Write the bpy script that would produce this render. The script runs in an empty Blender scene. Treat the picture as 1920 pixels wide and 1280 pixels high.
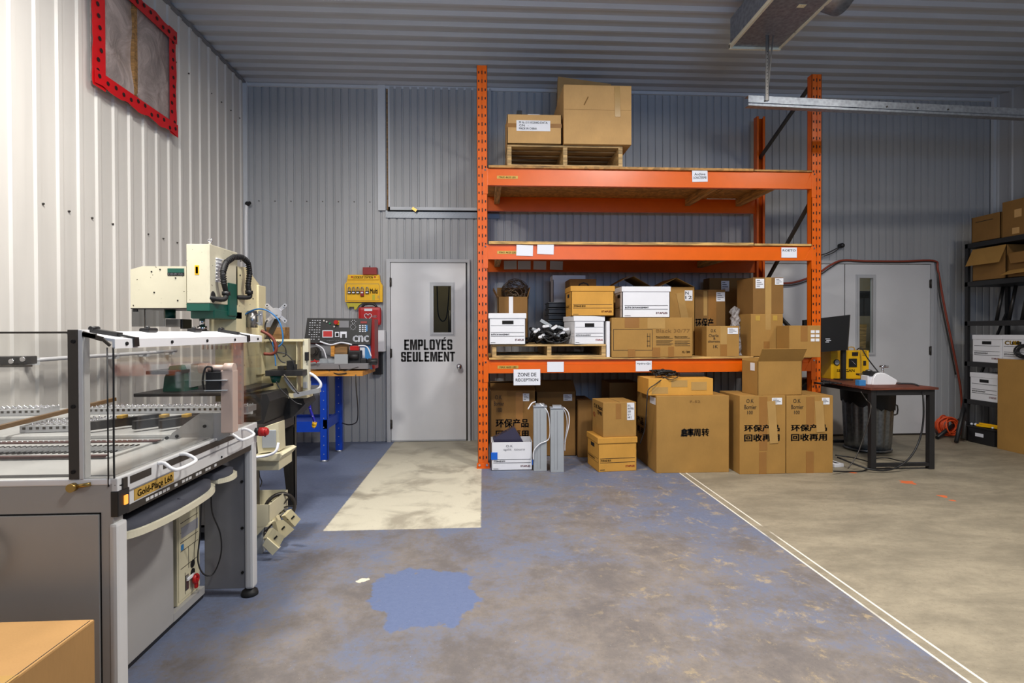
import bpy, bmesh, math, random
from mathutils import Vector, Matrix
random.seed(7)
C = bpy.context.scene.collection
SC = bpy.context.scene

# ------------------------------------------------------------------ camera
EYE = 1.31; FPX = 1011.0; YAW = math.radians(3.06); PITCH = math.radians(.5); ROLL = -.0028; SHIFT = -11.0
CR = (Matrix.Rotation(-YAW, 3, 'Z') @ Matrix.Rotation(math.pi/2-PITCH, 3, 'X') @ Matrix.Rotation(ROLL, 3, 'Z'))
cd = bpy.data.cameras.new('camera'); cam = bpy.data.objects.new('camera', cd); C.objects.link(cam)
cam.matrix_world = Matrix.Translation((0, 0, EYE)) @ CR.to_4x4()
cd.sensor_width = 36; cd.lens = FPX/1920*36; cd.shift_y = SHIFT/1920; cd.clip_start = .05
SC.camera = cam

def on(px, py, ax, v):
    d = CR @ Vector(((px-960)/FPX, (640-py+SHIFT)/FPX, -1)); o = Vector((0, 0, EYE))
    return o+d*((v-o[ax])/d[ax])
def W(px, py, Y): return on(px, py, 1, Y)      # point of the vertical plane y=Y
def F(px, py, z=0): return on(px, py, 2, z)    # point of the level plane z
def L(px, py, X): return on(px, py, 0, X)      # point of the plane x=X

# ------------------------------------------------------------------ light, world, exposure
w = bpy.data.worlds.new('world'); SC.world = w; w.use_nodes = True
w.node_tree.nodes['Background'].inputs[0].default_value = (.50, .68, 1, 1)
w.node_tree.nodes['Background'].inputs[1].default_value = .07
def area(name, loc, size, sy, power, col=(1, .96, .9), rot=(0, 0, 0), spread=170):
    l = bpy.data.lights.new(name, 'AREA'); l.shape = 'RECTANGLE'; l.size = size; l.size_y = sy
    l.energy = power; l.color = col; l.spread = math.radians(spread)
    o = bpy.data.objects.new(name, l); C.objects.link(o); o.location = loc; o.rotation_euler = rot
    return o
area('ceiling_lamp', (-1.0, 3.0, 4.08), .4, .4, 32, spread=178)
area('ceiling_lamp', (-1.6, 2.0, 3.95), .4, .4, 120, spread=178)
area('ceiling_lamp', (1.9, 2.3, 4.08), .4, .4, 128, spread=178)
area('ceiling_lamp', (1.2, .4, 4.08), .4, .4, 62, spread=178)
area('ceiling_lamp', (4.2, 2.4, 4.08), .4, .4, 52, (1, .93, .84), spread=178)
area('blue_fill_light', (1.3, -1.3, 2.3), 3.0, .9, 44, (.30, .56, 1), rot=(math.radians(118), 0, 0), spread=130)  # unseen blue fill, added to tint the ceiling and upper walls
SC.view_settings.view_transform = 'Standard'; SC.view_settings.look = 'None'
SC.view_settings.exposure = .12; SC.view_settings.gamma = 1
SC.cycles.use_denoising = True; SC.cycles.max_bounces = 7; SC.cycles.transparent_max_bounces = 16
SC.cycles.sample_clamp_indirect = 6

# ------------------------------------------------------------------ materials
def lin(c):
    r = [((x/255+.055)/1.055)**2.4 if x > 10 else x/255/12.92 for x in c]
    return (r[0], r[1], r[2], 1)
class NT:
    def __init__(s, name):
        s.m = bpy.data.materials.new(name); s.m.use_nodes = True; s.t = s.m.node_tree; s.n = s.t.nodes; s.b = s.n['Principled BSDF']
        s.co = s.n.new('ShaderNodeTexCoord').outputs['Object']
    def set(s, sock, v):
        if isinstance(v, bpy.types.NodeSocket): s.t.links.new(v, sock)
        else: sock.default_value = v
    def ma(s, op, a, b=0, c=None, clamp=False):
        n = s.n.new('ShaderNodeMath'); n.operation = op; n.use_clamp = clamp
        s.set(n.inputs[0], a); s.set(n.inputs[1], b)
        if c is not None: s.set(n.inputs[2], c)
        return n.outputs[0]
    def noise(s, scale, detail=3, rough=.5, vec=None, sc3=None, dist=0):
        v = vec or s.co
        if sc3:
            m = s.n.new('ShaderNodeMapping'); m.inputs['Scale'].default_value = sc3; s.t.links.new(v, m.inputs[0]); v = m.outputs[0]
        n = s.n.new('ShaderNodeTexNoise'); s.t.links.new(v, n.inputs['Vector'])
        n.inputs['Scale'].default_value = scale; n.inputs['Detail'].default_value = detail; n.inputs['Roughness'].default_value = rough
        n.inputs['Distortion'].default_value = dist
        return n.outputs['Fac']
    def step(s, v, a, b):
        n = s.n.new('ShaderNodeMapRange'); n.interpolation_type = 'SMOOTHSTEP'
        s.set(n.inputs[0], v); n.inputs[1].default_value = a; n.inputs[2].default_value = b
        return n.outputs[0]
    def mix(s, f, a, b):
        n = s.n.new('ShaderNodeMix'); n.data_type = 'RGBA'
        s.set(n.inputs[0], f); s.set(n.inputs[6], a); s.set(n.inputs[7], b)
        return n.outputs[2]
    def xyz(s):
        n = s.n.new('ShaderNodeSeparateXYZ'); s.t.links.new(s.co, n.inputs[0]); return n.outputs
    def bump(s, h, st=.2, d=.002):
        n = s.n.new('ShaderNodeBump'); n.inputs['Strength'].default_value = st; n.inputs['Distance'].default_value = d
        s.t.links.new(h, n.inputs['Height']); s.t.links.new(n.outputs[0], s.b.inputs['Normal'])
    def fin(s, col, rough=.5, metal=0, spec=None):
        s.set(s.b.inputs['Base Color'], col); s.set(s.b.inputs['Roughness'], rough); s.b.inputs['Metallic'].default_value = metal
        if spec is not None: s.b.inputs['Specular IOR Level'].default_value = spec
        return s.m
def dk(c, k): return tuple(max(0, min(255, x*k)) for x in c)
def plain(name, c, rough=.5, metal=0, var=.07, scale=6):
    t = NT(name); n = t.noise(scale, 4, .6)
    return t.fin(t.mix(n, lin(dk(c, 1-var)), lin(dk(c, 1+var))), rough, metal)
def card(name, c):
    t = NT(name); n = t.noise(5, 3); f = t.noise(60, 2, .5, sc3=(3, 3, .4))
    k = t.mix(n, lin(dk(c, .90)), lin(dk(c, 1.08))); k = t.mix(t.ma('MULTIPLY', f, .25), k, lin(dk(c, .72)))
    t.bump(f, .15); return t.fin(k, .75, 0, .3)
def grimy(name, c, rough):
    t = NT(name); n = t.noise(6, 4, .6); sp = t.noise(45, 2); st = t.noise(3, 5, .7, sc3=(2, 2, .6))
    k = t.mix(n, lin(dk(c, .95)), lin(dk(c, 1.04))); k = t.mix(t.ma('MULTIPLY', t.step(st, .56, .72), .35), k, lin(dk(c, .72))); k = t.mix(t.step(sp, .72, .75), k, lin((70, 60, 45)))
    return t.fin(k, rough)
def wood(name, c, sc3=(1, 12, 12), k2=.62):
    t = NT(name); n = t.noise(4, 5, .65, sc3=sc3, dist=.6)
    t.bump(n, .2); return t.fin(t.mix(t.step(n, .3, .7), lin(dk(c, k2)), lin(dk(c, 1.08))), .65)
def osb(name, c):
    t = NT(name); v = t.n.new('ShaderNodeTexVoronoi'); t.t.links.new(t.co, v.inputs['Vector']); v.inputs['Scale'].default_value = 30
    n = t.noise(3, 4, .7, sc3=(1, 6, 6))
    k = t.mix(v.outputs['Color'], lin(dk(c, .75)), lin(dk(c, 1.1))); k = t.mix(t.step(n, .5, .75), k, lin(dk(c, .55)))
    return t.fin(k, .7)
def galv(name, c=(150, 155, 160), rough=.35):
    t = NT(name); v = t.n.new('ShaderNodeTexVoronoi'); t.t.links.new(t.co, v.inputs['Vector']); v.inputs['Scale'].default_value = 35
    n = t.noise(3, 3)
    return t.fin(t.mix(v.outputs['Distance'], lin(dk(c, .8)), lin(c)), t.ma('MULTIPLY_ADD', n, .25, rough-.1), .85)
def glass(name, tint=(1, 1, 1), gl=.05):
    t = NT(name); tr = t.n.new('ShaderNodeBsdfTransparent'); g = t.n.new('ShaderNodeBsdfGlossy'); g.inputs['Roughness'].default_value = .03
    tr.inputs[0].default_value = (*tint, 1); fr = t.n.new('ShaderNodeLayerWeight'); fr.inputs[0].default_value = .5
    mx = t.n.new('ShaderNodeMixShader'); t.t.links.new(t.ma('MULTIPLY_ADD', t.ma('POWER', fr.outputs['Facing'], 4.5), .8, gl), mx.inputs[0])
    t.t.links.new(tr.outputs[0], mx.inputs[1]); t.t.links.new(g.outputs[0], mx.inputs[2])
    t.t.links.new(mx.outputs[0], t.n['Material Output'].inputs[0]); return t.m
def film(name, c, alpha, sc=14):
    t = NT(name); n = t.noise(sc, 5, .6, dist=1.5); t.bump(n, .9, .02)
    t.b.inputs['Alpha'].default_value = alpha
    return t.fin(t.mix(t.step(n, .35, .7), lin(dk(c, .8)), lin(c)), .2)
def panel_paint(name, c, sx):
    t = NT(name); a = t.noise(1.2, 4, .6); b = t.noise(3, 3, .5, sc3=sx)
    k = t.mix(a, lin(dk(c, .95)), lin(dk(c, 1.03))); k = t.mix(t.ma('MULTIPLY', t.step(b, .45, .75), .25), k, lin(dk(c, .8)))
    return t.fin(k, .38)

def floor_mat():
    t = NT('worn_floor_paint'); X, Y, Z = t.xyz()
    big = t.noise(.9, 5, .65, dist=.4); mid = t.noise(2.6, 8, .78, dist=.15); fine = t.noise(38, 5, .75); spk = t.noise(140, 2)
    strk = t.noise(1.3, 8, .78, sc3=(1, 2.2, 1), dist=.2)
    conc = t.mix(t.step(strk, .35, .68), lin((128, 120, 104)), lin((160, 150, 130)))
    conc = t.mix(t.ma('MULTIPLY', t.step(fine, .5, .7), .35), conc, lin((112, 102, 88)))
    worn = t.mix(t.step(mid, .35, .65), lin((104, 99, 98)), lin((134, 125, 117)))
    blue = t.mix(fine, lin((80, 89, 114)), lin((118, 128, 152)))
    e = t.ma('ADD', t.ma('MULTIPLY', big, .55), t.ma('ADD', t.ma('MULTIPLY', mid, .55), t.ma('MULTIPLY', fine, .28)))
    # more paint survives towards the rack and the machines
    bk = t.ma('MULTIPLY', t.step(Y, 2.6, 5.0), .09); lf = t.ma('MULTIPLY', t.step(X, -.9, -1.5), .16)
    e = t.ma('ADD', t.ma('ADD', e, bk), lf)
    pa = t.mix(t.step(e, .64, .84), worn, blue)
    yl = t.mix(t.ma('MULTIPLY', t.step(t.noise(7, 7, .8, dist=.3), .54, .66), .7), pa, lin((170, 152, 120)))
    pa = t.mix(t.step(X, -.2, 1.2), pa, yl)
    # one solid patch of fresh blue paint
    c0 = F(800, 1112)
    dx = t.ma('DIVIDE', t.ma('SUBTRACT', X, c0.x), .26); dy = t.ma('DIVIDE', t.ma('SUBTRACT', Y, c0.y), .33)
    r = t.ma('ADD', t.ma('POWER', t.ma('ABSOLUTE', dx), 2), t.ma('POWER', t.ma('ABSOLUTE', dy), 2))
    r = t.ma('ADD', t.ma('SQRT', r), t.ma('MULTIPLY', t.ma('SUBTRACT', t.noise(4.5, 5, .6), .5), 1.6))
    pa = t.mix(t.step(r, 1.02, .93), pa, t.mix(fine, lin((86, 99, 134)), lin((108, 121, 153))))
    # bare concrete way to the door
    def rng(v, a, b, s): return t.ma('MULTIPLY', t.step(v, a-s, a+s), t.ma('SUBTRACT', 1, t.step(v, b-s, b+s)))
    j = t.ma('MULTIPLY', t.ma('SUBTRACT', fine, .5), .02)
    path = t.ma('MULTIPLY', rng(t.ma('ADD', X, j), -1.055, -.02, .006), t.step(t.ma('ADD', Y, j), 3.585, 3.597))
    st = t.step(t.noise(2.6, 5, .6, dist=.5), .46, .68)
    pc = t.mix(t.ma('MULTIPLY', st, .75), lin((206, 200, 180)), lin((142, 134, 118)))
    pc = t.mix(t.ma('MULTIPLY', t.step(Y, 4.9, 6.3), .6), pc, lin((128, 122, 108)))
    pa = t.mix(path, pa, pc)
    side = t.step(t.ma('ADD', X, t.ma('MULTIPLY', j, .4)), 1.802, 1.808)
    k = t.mix(side, pa, conc)
    for x0 in (1.800, 1.860):
        lnm = t.ma('MULTIPLY', rng(X, x0-.006, x0+.006, .002), t.step(t.noise(1.6, 3), .36, .44))
        k = t.mix(lnm, k, lin((225, 220, 208)))
    for px, py, rr in ((1702, 904, .06), (1768, 930, .035), (1785, 938, .025), (1600, 886, .03), (682, 1087, .03)):
        q = F(px, py)
        d = t.ma('SQRT', t.ma('ADD', t.ma('POWER', t.ma('ABSOLUTE', t.ma('SUBTRACT', X, q.x)), 2), t.ma('POWER', t.ma('ABSOLUTE', t.ma('SUBTRACT', Y, q.y)), 2)))
        d = t.ma('ADD', d, t.ma('MULTIPLY', t.ma('SUBTRACT', t.noise(25, 3), .5), rr*2.2))
        k = t.mix(t.step(d, rr, rr*.8), k, lin((218, 110, 62) if px > 700 else (225, 215, 190)))
    k = t.mix(t.ma('MULTIPLY', t.step(spk, .72, .76), .35), k, lin((225, 220, 210)))
    k = t.mix(t.ma('MULTIPLY', t.step(spk, .33, .28), .5), k, lin((70, 66, 62)))
    t.bump(fine, .12); return t.fin(k, .55, 0, .35)

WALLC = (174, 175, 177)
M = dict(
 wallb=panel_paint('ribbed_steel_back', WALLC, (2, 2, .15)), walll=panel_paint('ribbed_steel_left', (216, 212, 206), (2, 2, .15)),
 ceil=panel_paint('ribbed_steel_ceiling', (180, 182, 186), (.2, 3, 3)), trim=plain('white_trim', (205, 208, 212), .4, var=.03),
 door=plain('door_paint', (214, 214, 216), .45, var=.04, scale=2), frame=plain('door_frame_paint', (186, 187, 190), .4, var=.03),
 black=plain('black_plastic', (26, 26, 28), .45), blacks=plain('black_powder_steel', (34, 33, 34), .5), rubber=plain('black_rubber', (18, 18, 20), .6),
 orange=plain('orange_enamel', (216, 94, 6), .32, var=.06), orange2=plain('orange_slot_shade', (34, 10, 6), .6),
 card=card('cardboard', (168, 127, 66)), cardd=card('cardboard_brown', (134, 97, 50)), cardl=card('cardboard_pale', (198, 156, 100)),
 kraft=card('kraft_board', (208, 152, 66)), tape=plain('packing_tape', (150, 106, 56), .22), tapec=plain('clear_tape', (176, 140, 84), .2),
 white=plain('white_board', (226, 226, 230), .6, var=.03), paper=plain('paper', (222, 224, 232), .7, var=.02), ink=plain('black_ink', (24, 20, 20), .7),
 redink=plain('red_ink', (170, 30, 36), .7), dark=plain('dark_void', (14, 13, 13), .9), wood=wood('pine', (206, 164, 96)), woodd=wood('pine_dark', (150, 112, 66)),
 pallet=wood('pallet_wood', (196, 160, 104)), osb=osb('osb', (186, 138, 76)), joist=wood('joist_pine', (200, 150, 86), (12, 1, 12)),
 galv=galv('galvanised'), alu=plain('aluminium', (190, 192, 196), .32, .55), steel=plain('brushed_steel', (150, 148, 146), .3, .9), dsteel=plain('dark_steel', (78, 74, 70), .4, .7),
 zinc=galv('zinc_duct', (165, 172, 182), .42), chrome=plain('chrome', (215, 215, 220), .12, 1), brass=plain('brass', (176, 146, 84), .35, .9),
 cardn=card('cardboard_light_brown', (172, 132, 82)), mgrey=plain('machine_grey_paint', (166, 164, 162), .45, var=.03), mlight=plain('machine_light_grey', (206, 206, 206), .4, var=.03), mwhite=plain('machine_white', (236, 236, 238), .35, var=.02),
 mdk=plain('machine_dark_grey', (120, 120, 124), .5), cream=grimy('cream_enamel', (212, 206, 182), .42), creamy=grimy('cream_enamel_yellow', (224, 212, 172), .45),
 green=plain('green_enamel', (20, 84, 70), .35), pad=plain('grey_foam_pad', (62, 64, 74), .8), gold=plain('gold_label', (196, 158, 72), .4, .2), salmon=plain('grey_pink_reflection', (186, 164, 152), .5),  # salmon: grey with the pink of the rack's reflection put into the colour
 strip=plain('feeder_strip_brown', (66, 34, 32), .5), red=plain('red_plastic', (180, 24, 24), .4), dred=plain('dark_red', (140, 26, 22), .45), yellow=plain('yellow_plastic', (246, 186, 16), .4), yellow2=plain('yellow_green_plastic', (190, 180, 50), .5),
 blue=plain('blue_enamel', (12, 60, 168), .35), blue2=plain('light_blue', (60, 130, 190), .5), bluehose=plain('blue_hose', (40, 110, 170), .4), indigo=plain('indigo_hose', (40, 36, 170), .4),
 rust=plain('brown_hose', (112, 48, 32), .5), mahog=wood('mahogany_top', (120, 62, 44)), ocable=plain('orange_cable', (226, 84, 36), .5), rcable=plain('red_cable', (150, 66, 48), .5),
 block=wood('butcher_block', (206, 140, 54), (1, 10, 10), .8), glass=glass('door_glass', (.85, .9, .9), .04), acryl=glass('acrylic', (.93, .93, .92), .05), smoke=glass('smoked_acrylic', (.42, .43, .44), .12),
 wrap=film('crumpled_plastic', (210, 205, 205), .55), insul=film('insulation_behind_film', (176, 162, 158), 1, 3.5), rtape=plain('red_sheathing_tape', (196, 16, 22), .35),
 checker=plain('diamond_plate', (128, 132, 138), .38, .7), beige=plain('beige_plastic', (206, 198, 168), .5), greyp=plain('grey_enclosure', (158, 162, 166), .45),
 bedg=plain('bed_grey', (164, 164, 163), .4), led=plain('copper', (124, 92, 52), .4, .6), ubeige=plain('old_wall_beige', (150, 140, 118), .8), wire=plain('wire_mesh', (120, 100, 80), .5, .5), bag=plain('purple_grey_foil', (72, 70, 92), .18, .4),
 btape=plain('blue_painter_tape', (20, 96, 200), .5), tick=plain('tick_marks', (40, 30, 26), .6), grn=plain('green_button', (30, 140, 90), .4), aluw=plain('cast_light', (220, 220, 228), .25, .6))
fm = floor_mat()

# ------------------------------------------------------------------ mesh helpers
def wloc(o):
    v = Vector((0, 0, 0))
    while o is not None: v += o.location; o = o.parent
    return v
class MB:
    def __init__(s): s.b = bmesh.new()
    def box(s, a, c, bev=0, rot=None, piv=None):
        a = Vector(a); c = Vector(c); lo = Vector(map(min, a, c)); hi = Vector(map(max, a, c)); ce = (lo+hi)/2; sz = hi-lo
        m = Matrix.Translation(ce) @ Matrix.Diagonal((*sz, 1))
        if rot is not None:
            p = Vector(piv) if piv is not None else ce
            m = Matrix.Translation(p) @ rot.to_4x4() @ Matrix.Translation(-p) @ m
        r = bmesh.ops.create_cube(s.b, size=1, matrix=m)
        if bev > 0:
            es = list({e for v in r['verts'] for e in v.link_edges})
            bmesh.ops.bevel(s.b, geom=es, offset=min(bev, min(sz)*.45), segments=2, affect='EDGES', profile=.6)
        return s
    def bar(s, p0, p1, w, h, up=(0, 0, 1)):
        p0 = Vector(p0); p1 = Vector(p1); d = (p1-p0); L_ = d.length; d.normalize(); up = Vector(up)
        if abs(d.dot(up)) > .98: up = Vector((0, 1, 0))
        x = d.cross(up).normalized(); y = x.cross(d).normalized()
        m = Matrix((x, d, y)).transposed().to_4x4(); m = Matrix.Translation((p0+p1)/2) @ m @ Matrix.Diagonal((w, L_, h, 1))
        bmesh.ops.create_cube(s.b, size=1, matrix=m); return s
    def cyl(s, p0, p1, r, r2=None, seg=20):
        p0 = Vector(p0); p1 = Vector(p1); d = p1-p0
        q = d.to_track_quat('Z', 'Y').to_matrix().to_4x4()
        g = bmesh.ops.create_cone(s.b, cap_ends=True, segments=seg, radius1=r, radius2=r if r2 is None else r2, depth=d.length, matrix=Matrix.Translation((p0+p1)/2) @ q)
        for f in {f for v in g['verts'] for f in v.link_faces}:
            if len(f.verts) == 4: f.smooth = True
        return s
    def ball(s, p, r, sc=(1, 1, 1), seg=14):
        g = bmesh.ops.create_uvsphere(s.b, u_segments=seg, v_segments=seg//2+1, radius=r, matrix=Matrix.Translation(p) @ Matrix.Diagonal((*sc, 1)))
        for f in {f for v in g['verts'] for f in v.link_faces}: f.smooth = True
        return s
    def torus(s, ce, R, r, ax='Z', seg=28, s2=8):
        pts = []
        for i in range(seg):
            a = 2*math.pi*i/seg; c, q = R*math.cos(a), R*math.sin(a)
            pts.append(Vector(ce)+Vector({'Z': (c, q, 0), 'Y': (c, 0, q), 'X': (0, c, q)}[ax]))
        return s.tube(pts, r, s2, closed=True, smooth=1)
    def tube(s, pts, r, seg=8, closed=False, smooth=5):
        pts = [Vector(p) for p in pts]
        if smooth > 1 and len(pts) > 2:
            o = []; n = len(pts)
            for i in range(n-1):
                a, b, c, d = pts[max(i-1, 0)], pts[i], pts[i+1], pts[min(i+2, n-1)]
                for k in range(smooth):
                    t = k/smooth
                    o.append(.5*((2*b)+(c-a)*t+(2*a-5*b+4*c-d)*t*t+(3*b-a-3*c+d)*t**3))
            pts = o+[pts[-1]]
        n = len(pts); rings = []; u = None
        for i, p in enumerate(pts):
            if closed: d = pts[(i+1) % n]-pts[i-1]
            else: d = pts[min(i+1, n-1)]-pts[max(i-1, 0)]
            if d.length < 1e-7: d = Vector((0, 0, 1))
            d.normalize()
            if u is None: u = d.orthogonal().normalized()
            u = (u-d*u.dot(d))
            u = u.normalized() if u.length > 1e-6 else d.orthogonal().normalized()
            v = d.cross(u)
            rings.append([s.b.verts.new(p+(u*math.cos(2*math.pi*k/seg)+v*math.sin(2*math.pi*k/seg))*r) for k in range(seg)])
        for i in range(n if closed else n-1):
            A, B = rings[i], rings[(i+1) % n]
            for k in range(seg):
                f = s.b.faces.new((A[k], A[(k+1) % seg], B[(k+1) % seg], B[k])); f.smooth = True
        if not closed:
            s.b.faces.new(rings[0][::-1]); s.b.faces.new(rings[-1])
        return s
    def prism(s, poly, off):
        off = Vector(off); A = [s.b.verts.new(Vector(p)) for p in poly]; B = [s.b.verts.new(Vector(p)+off) for p in poly]; n = len(A)
        s.b.faces.new(A); s.b.faces.new(B[::-1])
        for i in range(n): s.b.faces.new((A[i], B[i], B[(i+1) % n], A[(i+1) % n]))
        return s
    def lathe(s, prof, ce, seg=28):
        ce = Vector(ce); R = []
        for r, z in prof: R.append([s.b.verts.new(ce+Vector((r*math.cos(2*math.pi*k/seg), r*math.sin(2*math.pi*k/seg), z))) for k in range(seg)])
        for A, B in zip(R, R[1:]):
            for k in range(seg):
                f = s.b.faces.new((A[k], A[(k+1) % seg], B[(k+1) % seg], B[k])); f.smooth = True
        return s
    def quad(s, *p): s.b.faces.new([s.b.verts.new(Vector(q)) for q in p]); return s
    def text(s, t, fn, bold=0, res=2):
        bold *= .45
        """lettering fitted into the unit square and placed by fn(u, v)"""
        for du, dv in (((0, 0),) if not bold else ((-bold, 0), (bold, 0), (0, 0), (0, bold*2), (0, -bold*2))):
          for vs, fs in glyphs(t, 0, res):
            n_ = max(len(t)*.55, 1); V = [s.b.verts.new(fn(u+du*2/n_, v+dv)) for u, v in vs]
            for f in fs:
                try: s.b.faces.new([V[i] for i in f])
                except ValueError: pass
        return s
    def build(s, name, mat, parent=None, world=True, loc=None):
        bmesh.ops.recalc_face_normals(s.b, faces=s.b.faces[:])
        me = bpy.data.meshes.new(name)
        off = wloc(parent) if (parent is not None and world) else (Vector(loc) if loc is not None else Vector((0, 0, 0)))
        for v in s.b.verts: v.co -= off
        s.b.to_mesh(me); s.b.free(); me.materials.append(M[mat] if isinstance(mat, str) else mat)
        o = bpy.data.objects.new(name, me); C.objects.link(o)
        if parent is not None: o.parent = parent
        elif loc is not None: o.location = loc
        return o
_g = {}
def glyphs(t, bold, res):
    k = (t, bold)
    if k not in _g:
        c = bpy.data.curves.new('lettering', 'FONT'); c.body = t; c.offset = bold; c.resolution_u = res; c.align_x = 'CENTER'
        o = bpy.data.objects.new('lettering', c); C.objects.link(o)
        dg = bpy.context.evaluated_depsgraph_get(); dg.update()
        me = bpy.data.meshes.new_from_object(o.evaluated_get(dg))
        vs = [(v.co.x, v.co.y) for v in me.vertices]; fs = [tuple(p.vertices) for p in me.polygons]
        bpy.data.objects.remove(o); bpy.data.meshes.remove(me)
        if vs:
            x0 = min(v[0] for v in vs); x1 = max(v[0] for v in vs); y0 = min(v[1] for v in vs); y1 = max(v[1] for v in vs)
            vs = [((x-x0)/max(x1-x0, 1e-6), (y-y0)/max(y1-y0, 1e-6)) for x, y in vs]
        _g[k] = [(vs, fs)]
    return _g[k]
def fr(x0, x1, z0, z1, y): return lambda u, v: Vector((x0+(x1-x0)*u, y, z0+(z1-z0)*v))     # faces -y
def fs(y0, y1, z0, z1, x): return lambda u, v: Vector((x, y0+(y1-y0)*u, z0+(z1-z0)*v))
def tag(o, label=None, cat=None, group=None, kind=None):
    if label: o['label'] = label
    if cat: o['category'] = cat
    if group: o['group'] = group
    if kind: o['kind'] = kind
    return o
def thing(name, label, cat, loc, rz=0, group=None):
    o = bpy.data.objects.new(name, None); C.objects.link(o); o.location = loc; o.rotation_euler = (0, 0, rz); o.empty_display_size = .1
    return tag(o, label, cat, group)
def solo(mb, name, mat, label, cat, loc, group=None): return tag(mb.build(name, mat, loc=loc), label, cat, group)
def struct(mb, name, mat): return tag(mb.build(name, mat), kind='structure')

# ------------------------------------------------------------------ the room
XL, XR, YB, ZC, Y0 = -2.775, 6.43, 6.48, 4.235, -1.6
def ribs(mb, fn, u0, u1, v0, v1, prof, per, ph):
    """corrugated sheet: prof = [(offset, height) ...] inside one period; fn(u, v, h) -> point"""
    us = {u0, u1}
    for k in range(math.floor((u0-ph)/per)-1, math.ceil((u1-ph)/per)+1):
        for o, h in prof:
            u = ph+k*per+o
            if u0 < u < u1: us.add(round(u, 5))
    def hh(u):
        t = (u-ph) % per; q = prof+[(per+prof[0][0], prof[0][1])]
        if t < q[0][0]: t += per
        for (a, ha), (b, hb) in zip(q, q[1:]):
            if a <= t <= b+1e-6: return ha+(hb-ha)*(t-a)/max(b-a, 1e-6)
        return 0
    us = sorted(us); A = [mb.b.verts.new(fn(u, v0, hh(u))) for u in us]; B = [mb.b.verts.new(fn(u, v1, hh(u))) for u in us]
    for i in range(len(us)-1): mb.b.faces.new((A[i], A[i+1], B[i+1], B[i]))
BIG = [(0, 0), (.122, 0), (.134, .013), (.168, .013)]          # period .178
CEI = [(0, 0), (.105, 0), (.138, .026), (.166, .026)]
SML = [(0, 0), (.066, 0), (.068, -.014), (.086, -.014)]      # period .0915
f_ = MB(); f_.quad((-4.5, Y0, 0), (8, Y0, 0), (8, 8.5, 0), (-4.5, 8.5, 0)); struct(f_, 'floor', fm)
c_ = MB(); ribs(c_, lambda u, v, h: (v, u, ZC-h), Y0, YB+.02, XL-.05, XR+.05, CEI, .178, 4.66-26*.178-.148); struct(c_, 'ceiling', 'ceil')
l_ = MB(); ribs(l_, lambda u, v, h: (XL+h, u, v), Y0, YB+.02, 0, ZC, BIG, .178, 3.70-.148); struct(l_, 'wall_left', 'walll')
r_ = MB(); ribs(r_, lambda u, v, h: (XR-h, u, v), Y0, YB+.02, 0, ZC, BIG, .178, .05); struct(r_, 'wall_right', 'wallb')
# openings of the back wall
d1a, d1b = W(731, 825, YB).x, W(877, 825, YB).x; d1t = W(800, 489, YB).z
d2a, d2b = W(1421, 800, YB).x, W(1748, 800, YB).x; d2t = W(1660, 492, YB).z
b_ = MB(); g = lambda u, v, h: (u, YB-h, v)
for u0, u1, v0, v1 in ((XL-.02, d1a, 0, ZC), (d1a, d1b, d1t, ZC), (d1b, d2a, 0, ZC), (d2a, d2b, d2t, ZC), (d2b, XR+.02, 0, ZC)):
    ribs(b_, g, u0, u1, v0, v1, SML, .0915, XL+.03)
struct(b_, 'wall_back', 'wallb')
# the dim spaces behind the two doors
v_ = MB(); v_.quad((d1a-.4, 8.2, 0), (d1b+.4, 8.2, 0), (d1b+.4, 8.2, 3), (d1a-.4, 8.2, 3)); v_.quad((d2a, 8.2, 0), (d2b+.8, 8.2, 0), (d2b+.8, 8.2, 3), (d2a, 8.2, 3))
for x in (d1a-.4, d1b+.4, d2a, d2b+.8): v_.quad((x, YB+.03, 0), (x, 8.2, 0), (x, 8.2, 3), (x, YB+.03, 3))
v_.quad((d1a-.4, YB+.03, 2.9), (d2b+.8, YB+.03, 2.9), (d2b+.8, 8.2, 2.9), (d1a-.4, 8.2, 2.9)); struct(v_, 'wall_beyond', 'ubeige')
area('lamp_beyond_door', ((d1a+d1b)/2, 7.4, 2.8), .5, .3, 4, (1, .85, .6)); area('lamp_beyond_double_door', (5.0, 7.2, 2.8), .6, .3, 14)
# trims
t_ = MB(); t_.bar((XL+.03, YB-.012, ZC-.045), (XR, YB-.012, ZC-.045), .03, .035); struct(t_, 'trim_1', 'trim')
t_ = MB(); t_.bar((XL+.02, Y0, ZC-.036), (XL+.02, YB, ZC-.036), .04, .014); struct(t_, 'trim_2', 'mdk')
t_ = MB(); t_.box((XL, YB-.05, 0), (XL+.045, YB-.01, ZC)); struct(t_, 'trim_3', 'trim')
t_ = MB(); t_.box((XR-.05, YB-.05, 0), (XR, YB-.01, ZC)); struct(t_, 'trim_4', 'trim')
t_ = MB(); a, b = W(709, 394, YB-.03), W(722, 158, YB-.03); t_.box((a.x, YB-.035, a.z), (b.x, YB-.004, b.z)); struct(t_, 'trim_5', 'trim')
t_ = MB(); a, b = W(723, 408, YB-.02), W(897, 396, YB-.02); t_.box((a.x, YB-.022, a.z), (b.x+.25, YB-.008, b.z)); 
for i in range(60):
    for j in range(3):
        x = a.x+.012+i*.0185; z = a.z+.012+j*.024+(.012 if i % 2 else 0)
        if z < b.z-.006: t_.box((x-.010, YB-.0255, z-.002), (x+.010, YB-.021, z+.002), rot=Matrix.Rotation(math.radians(45 if (i+j) % 2 else -45), 3, 'Y'))
struct(t_, 'trim_6', 'checker')
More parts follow.
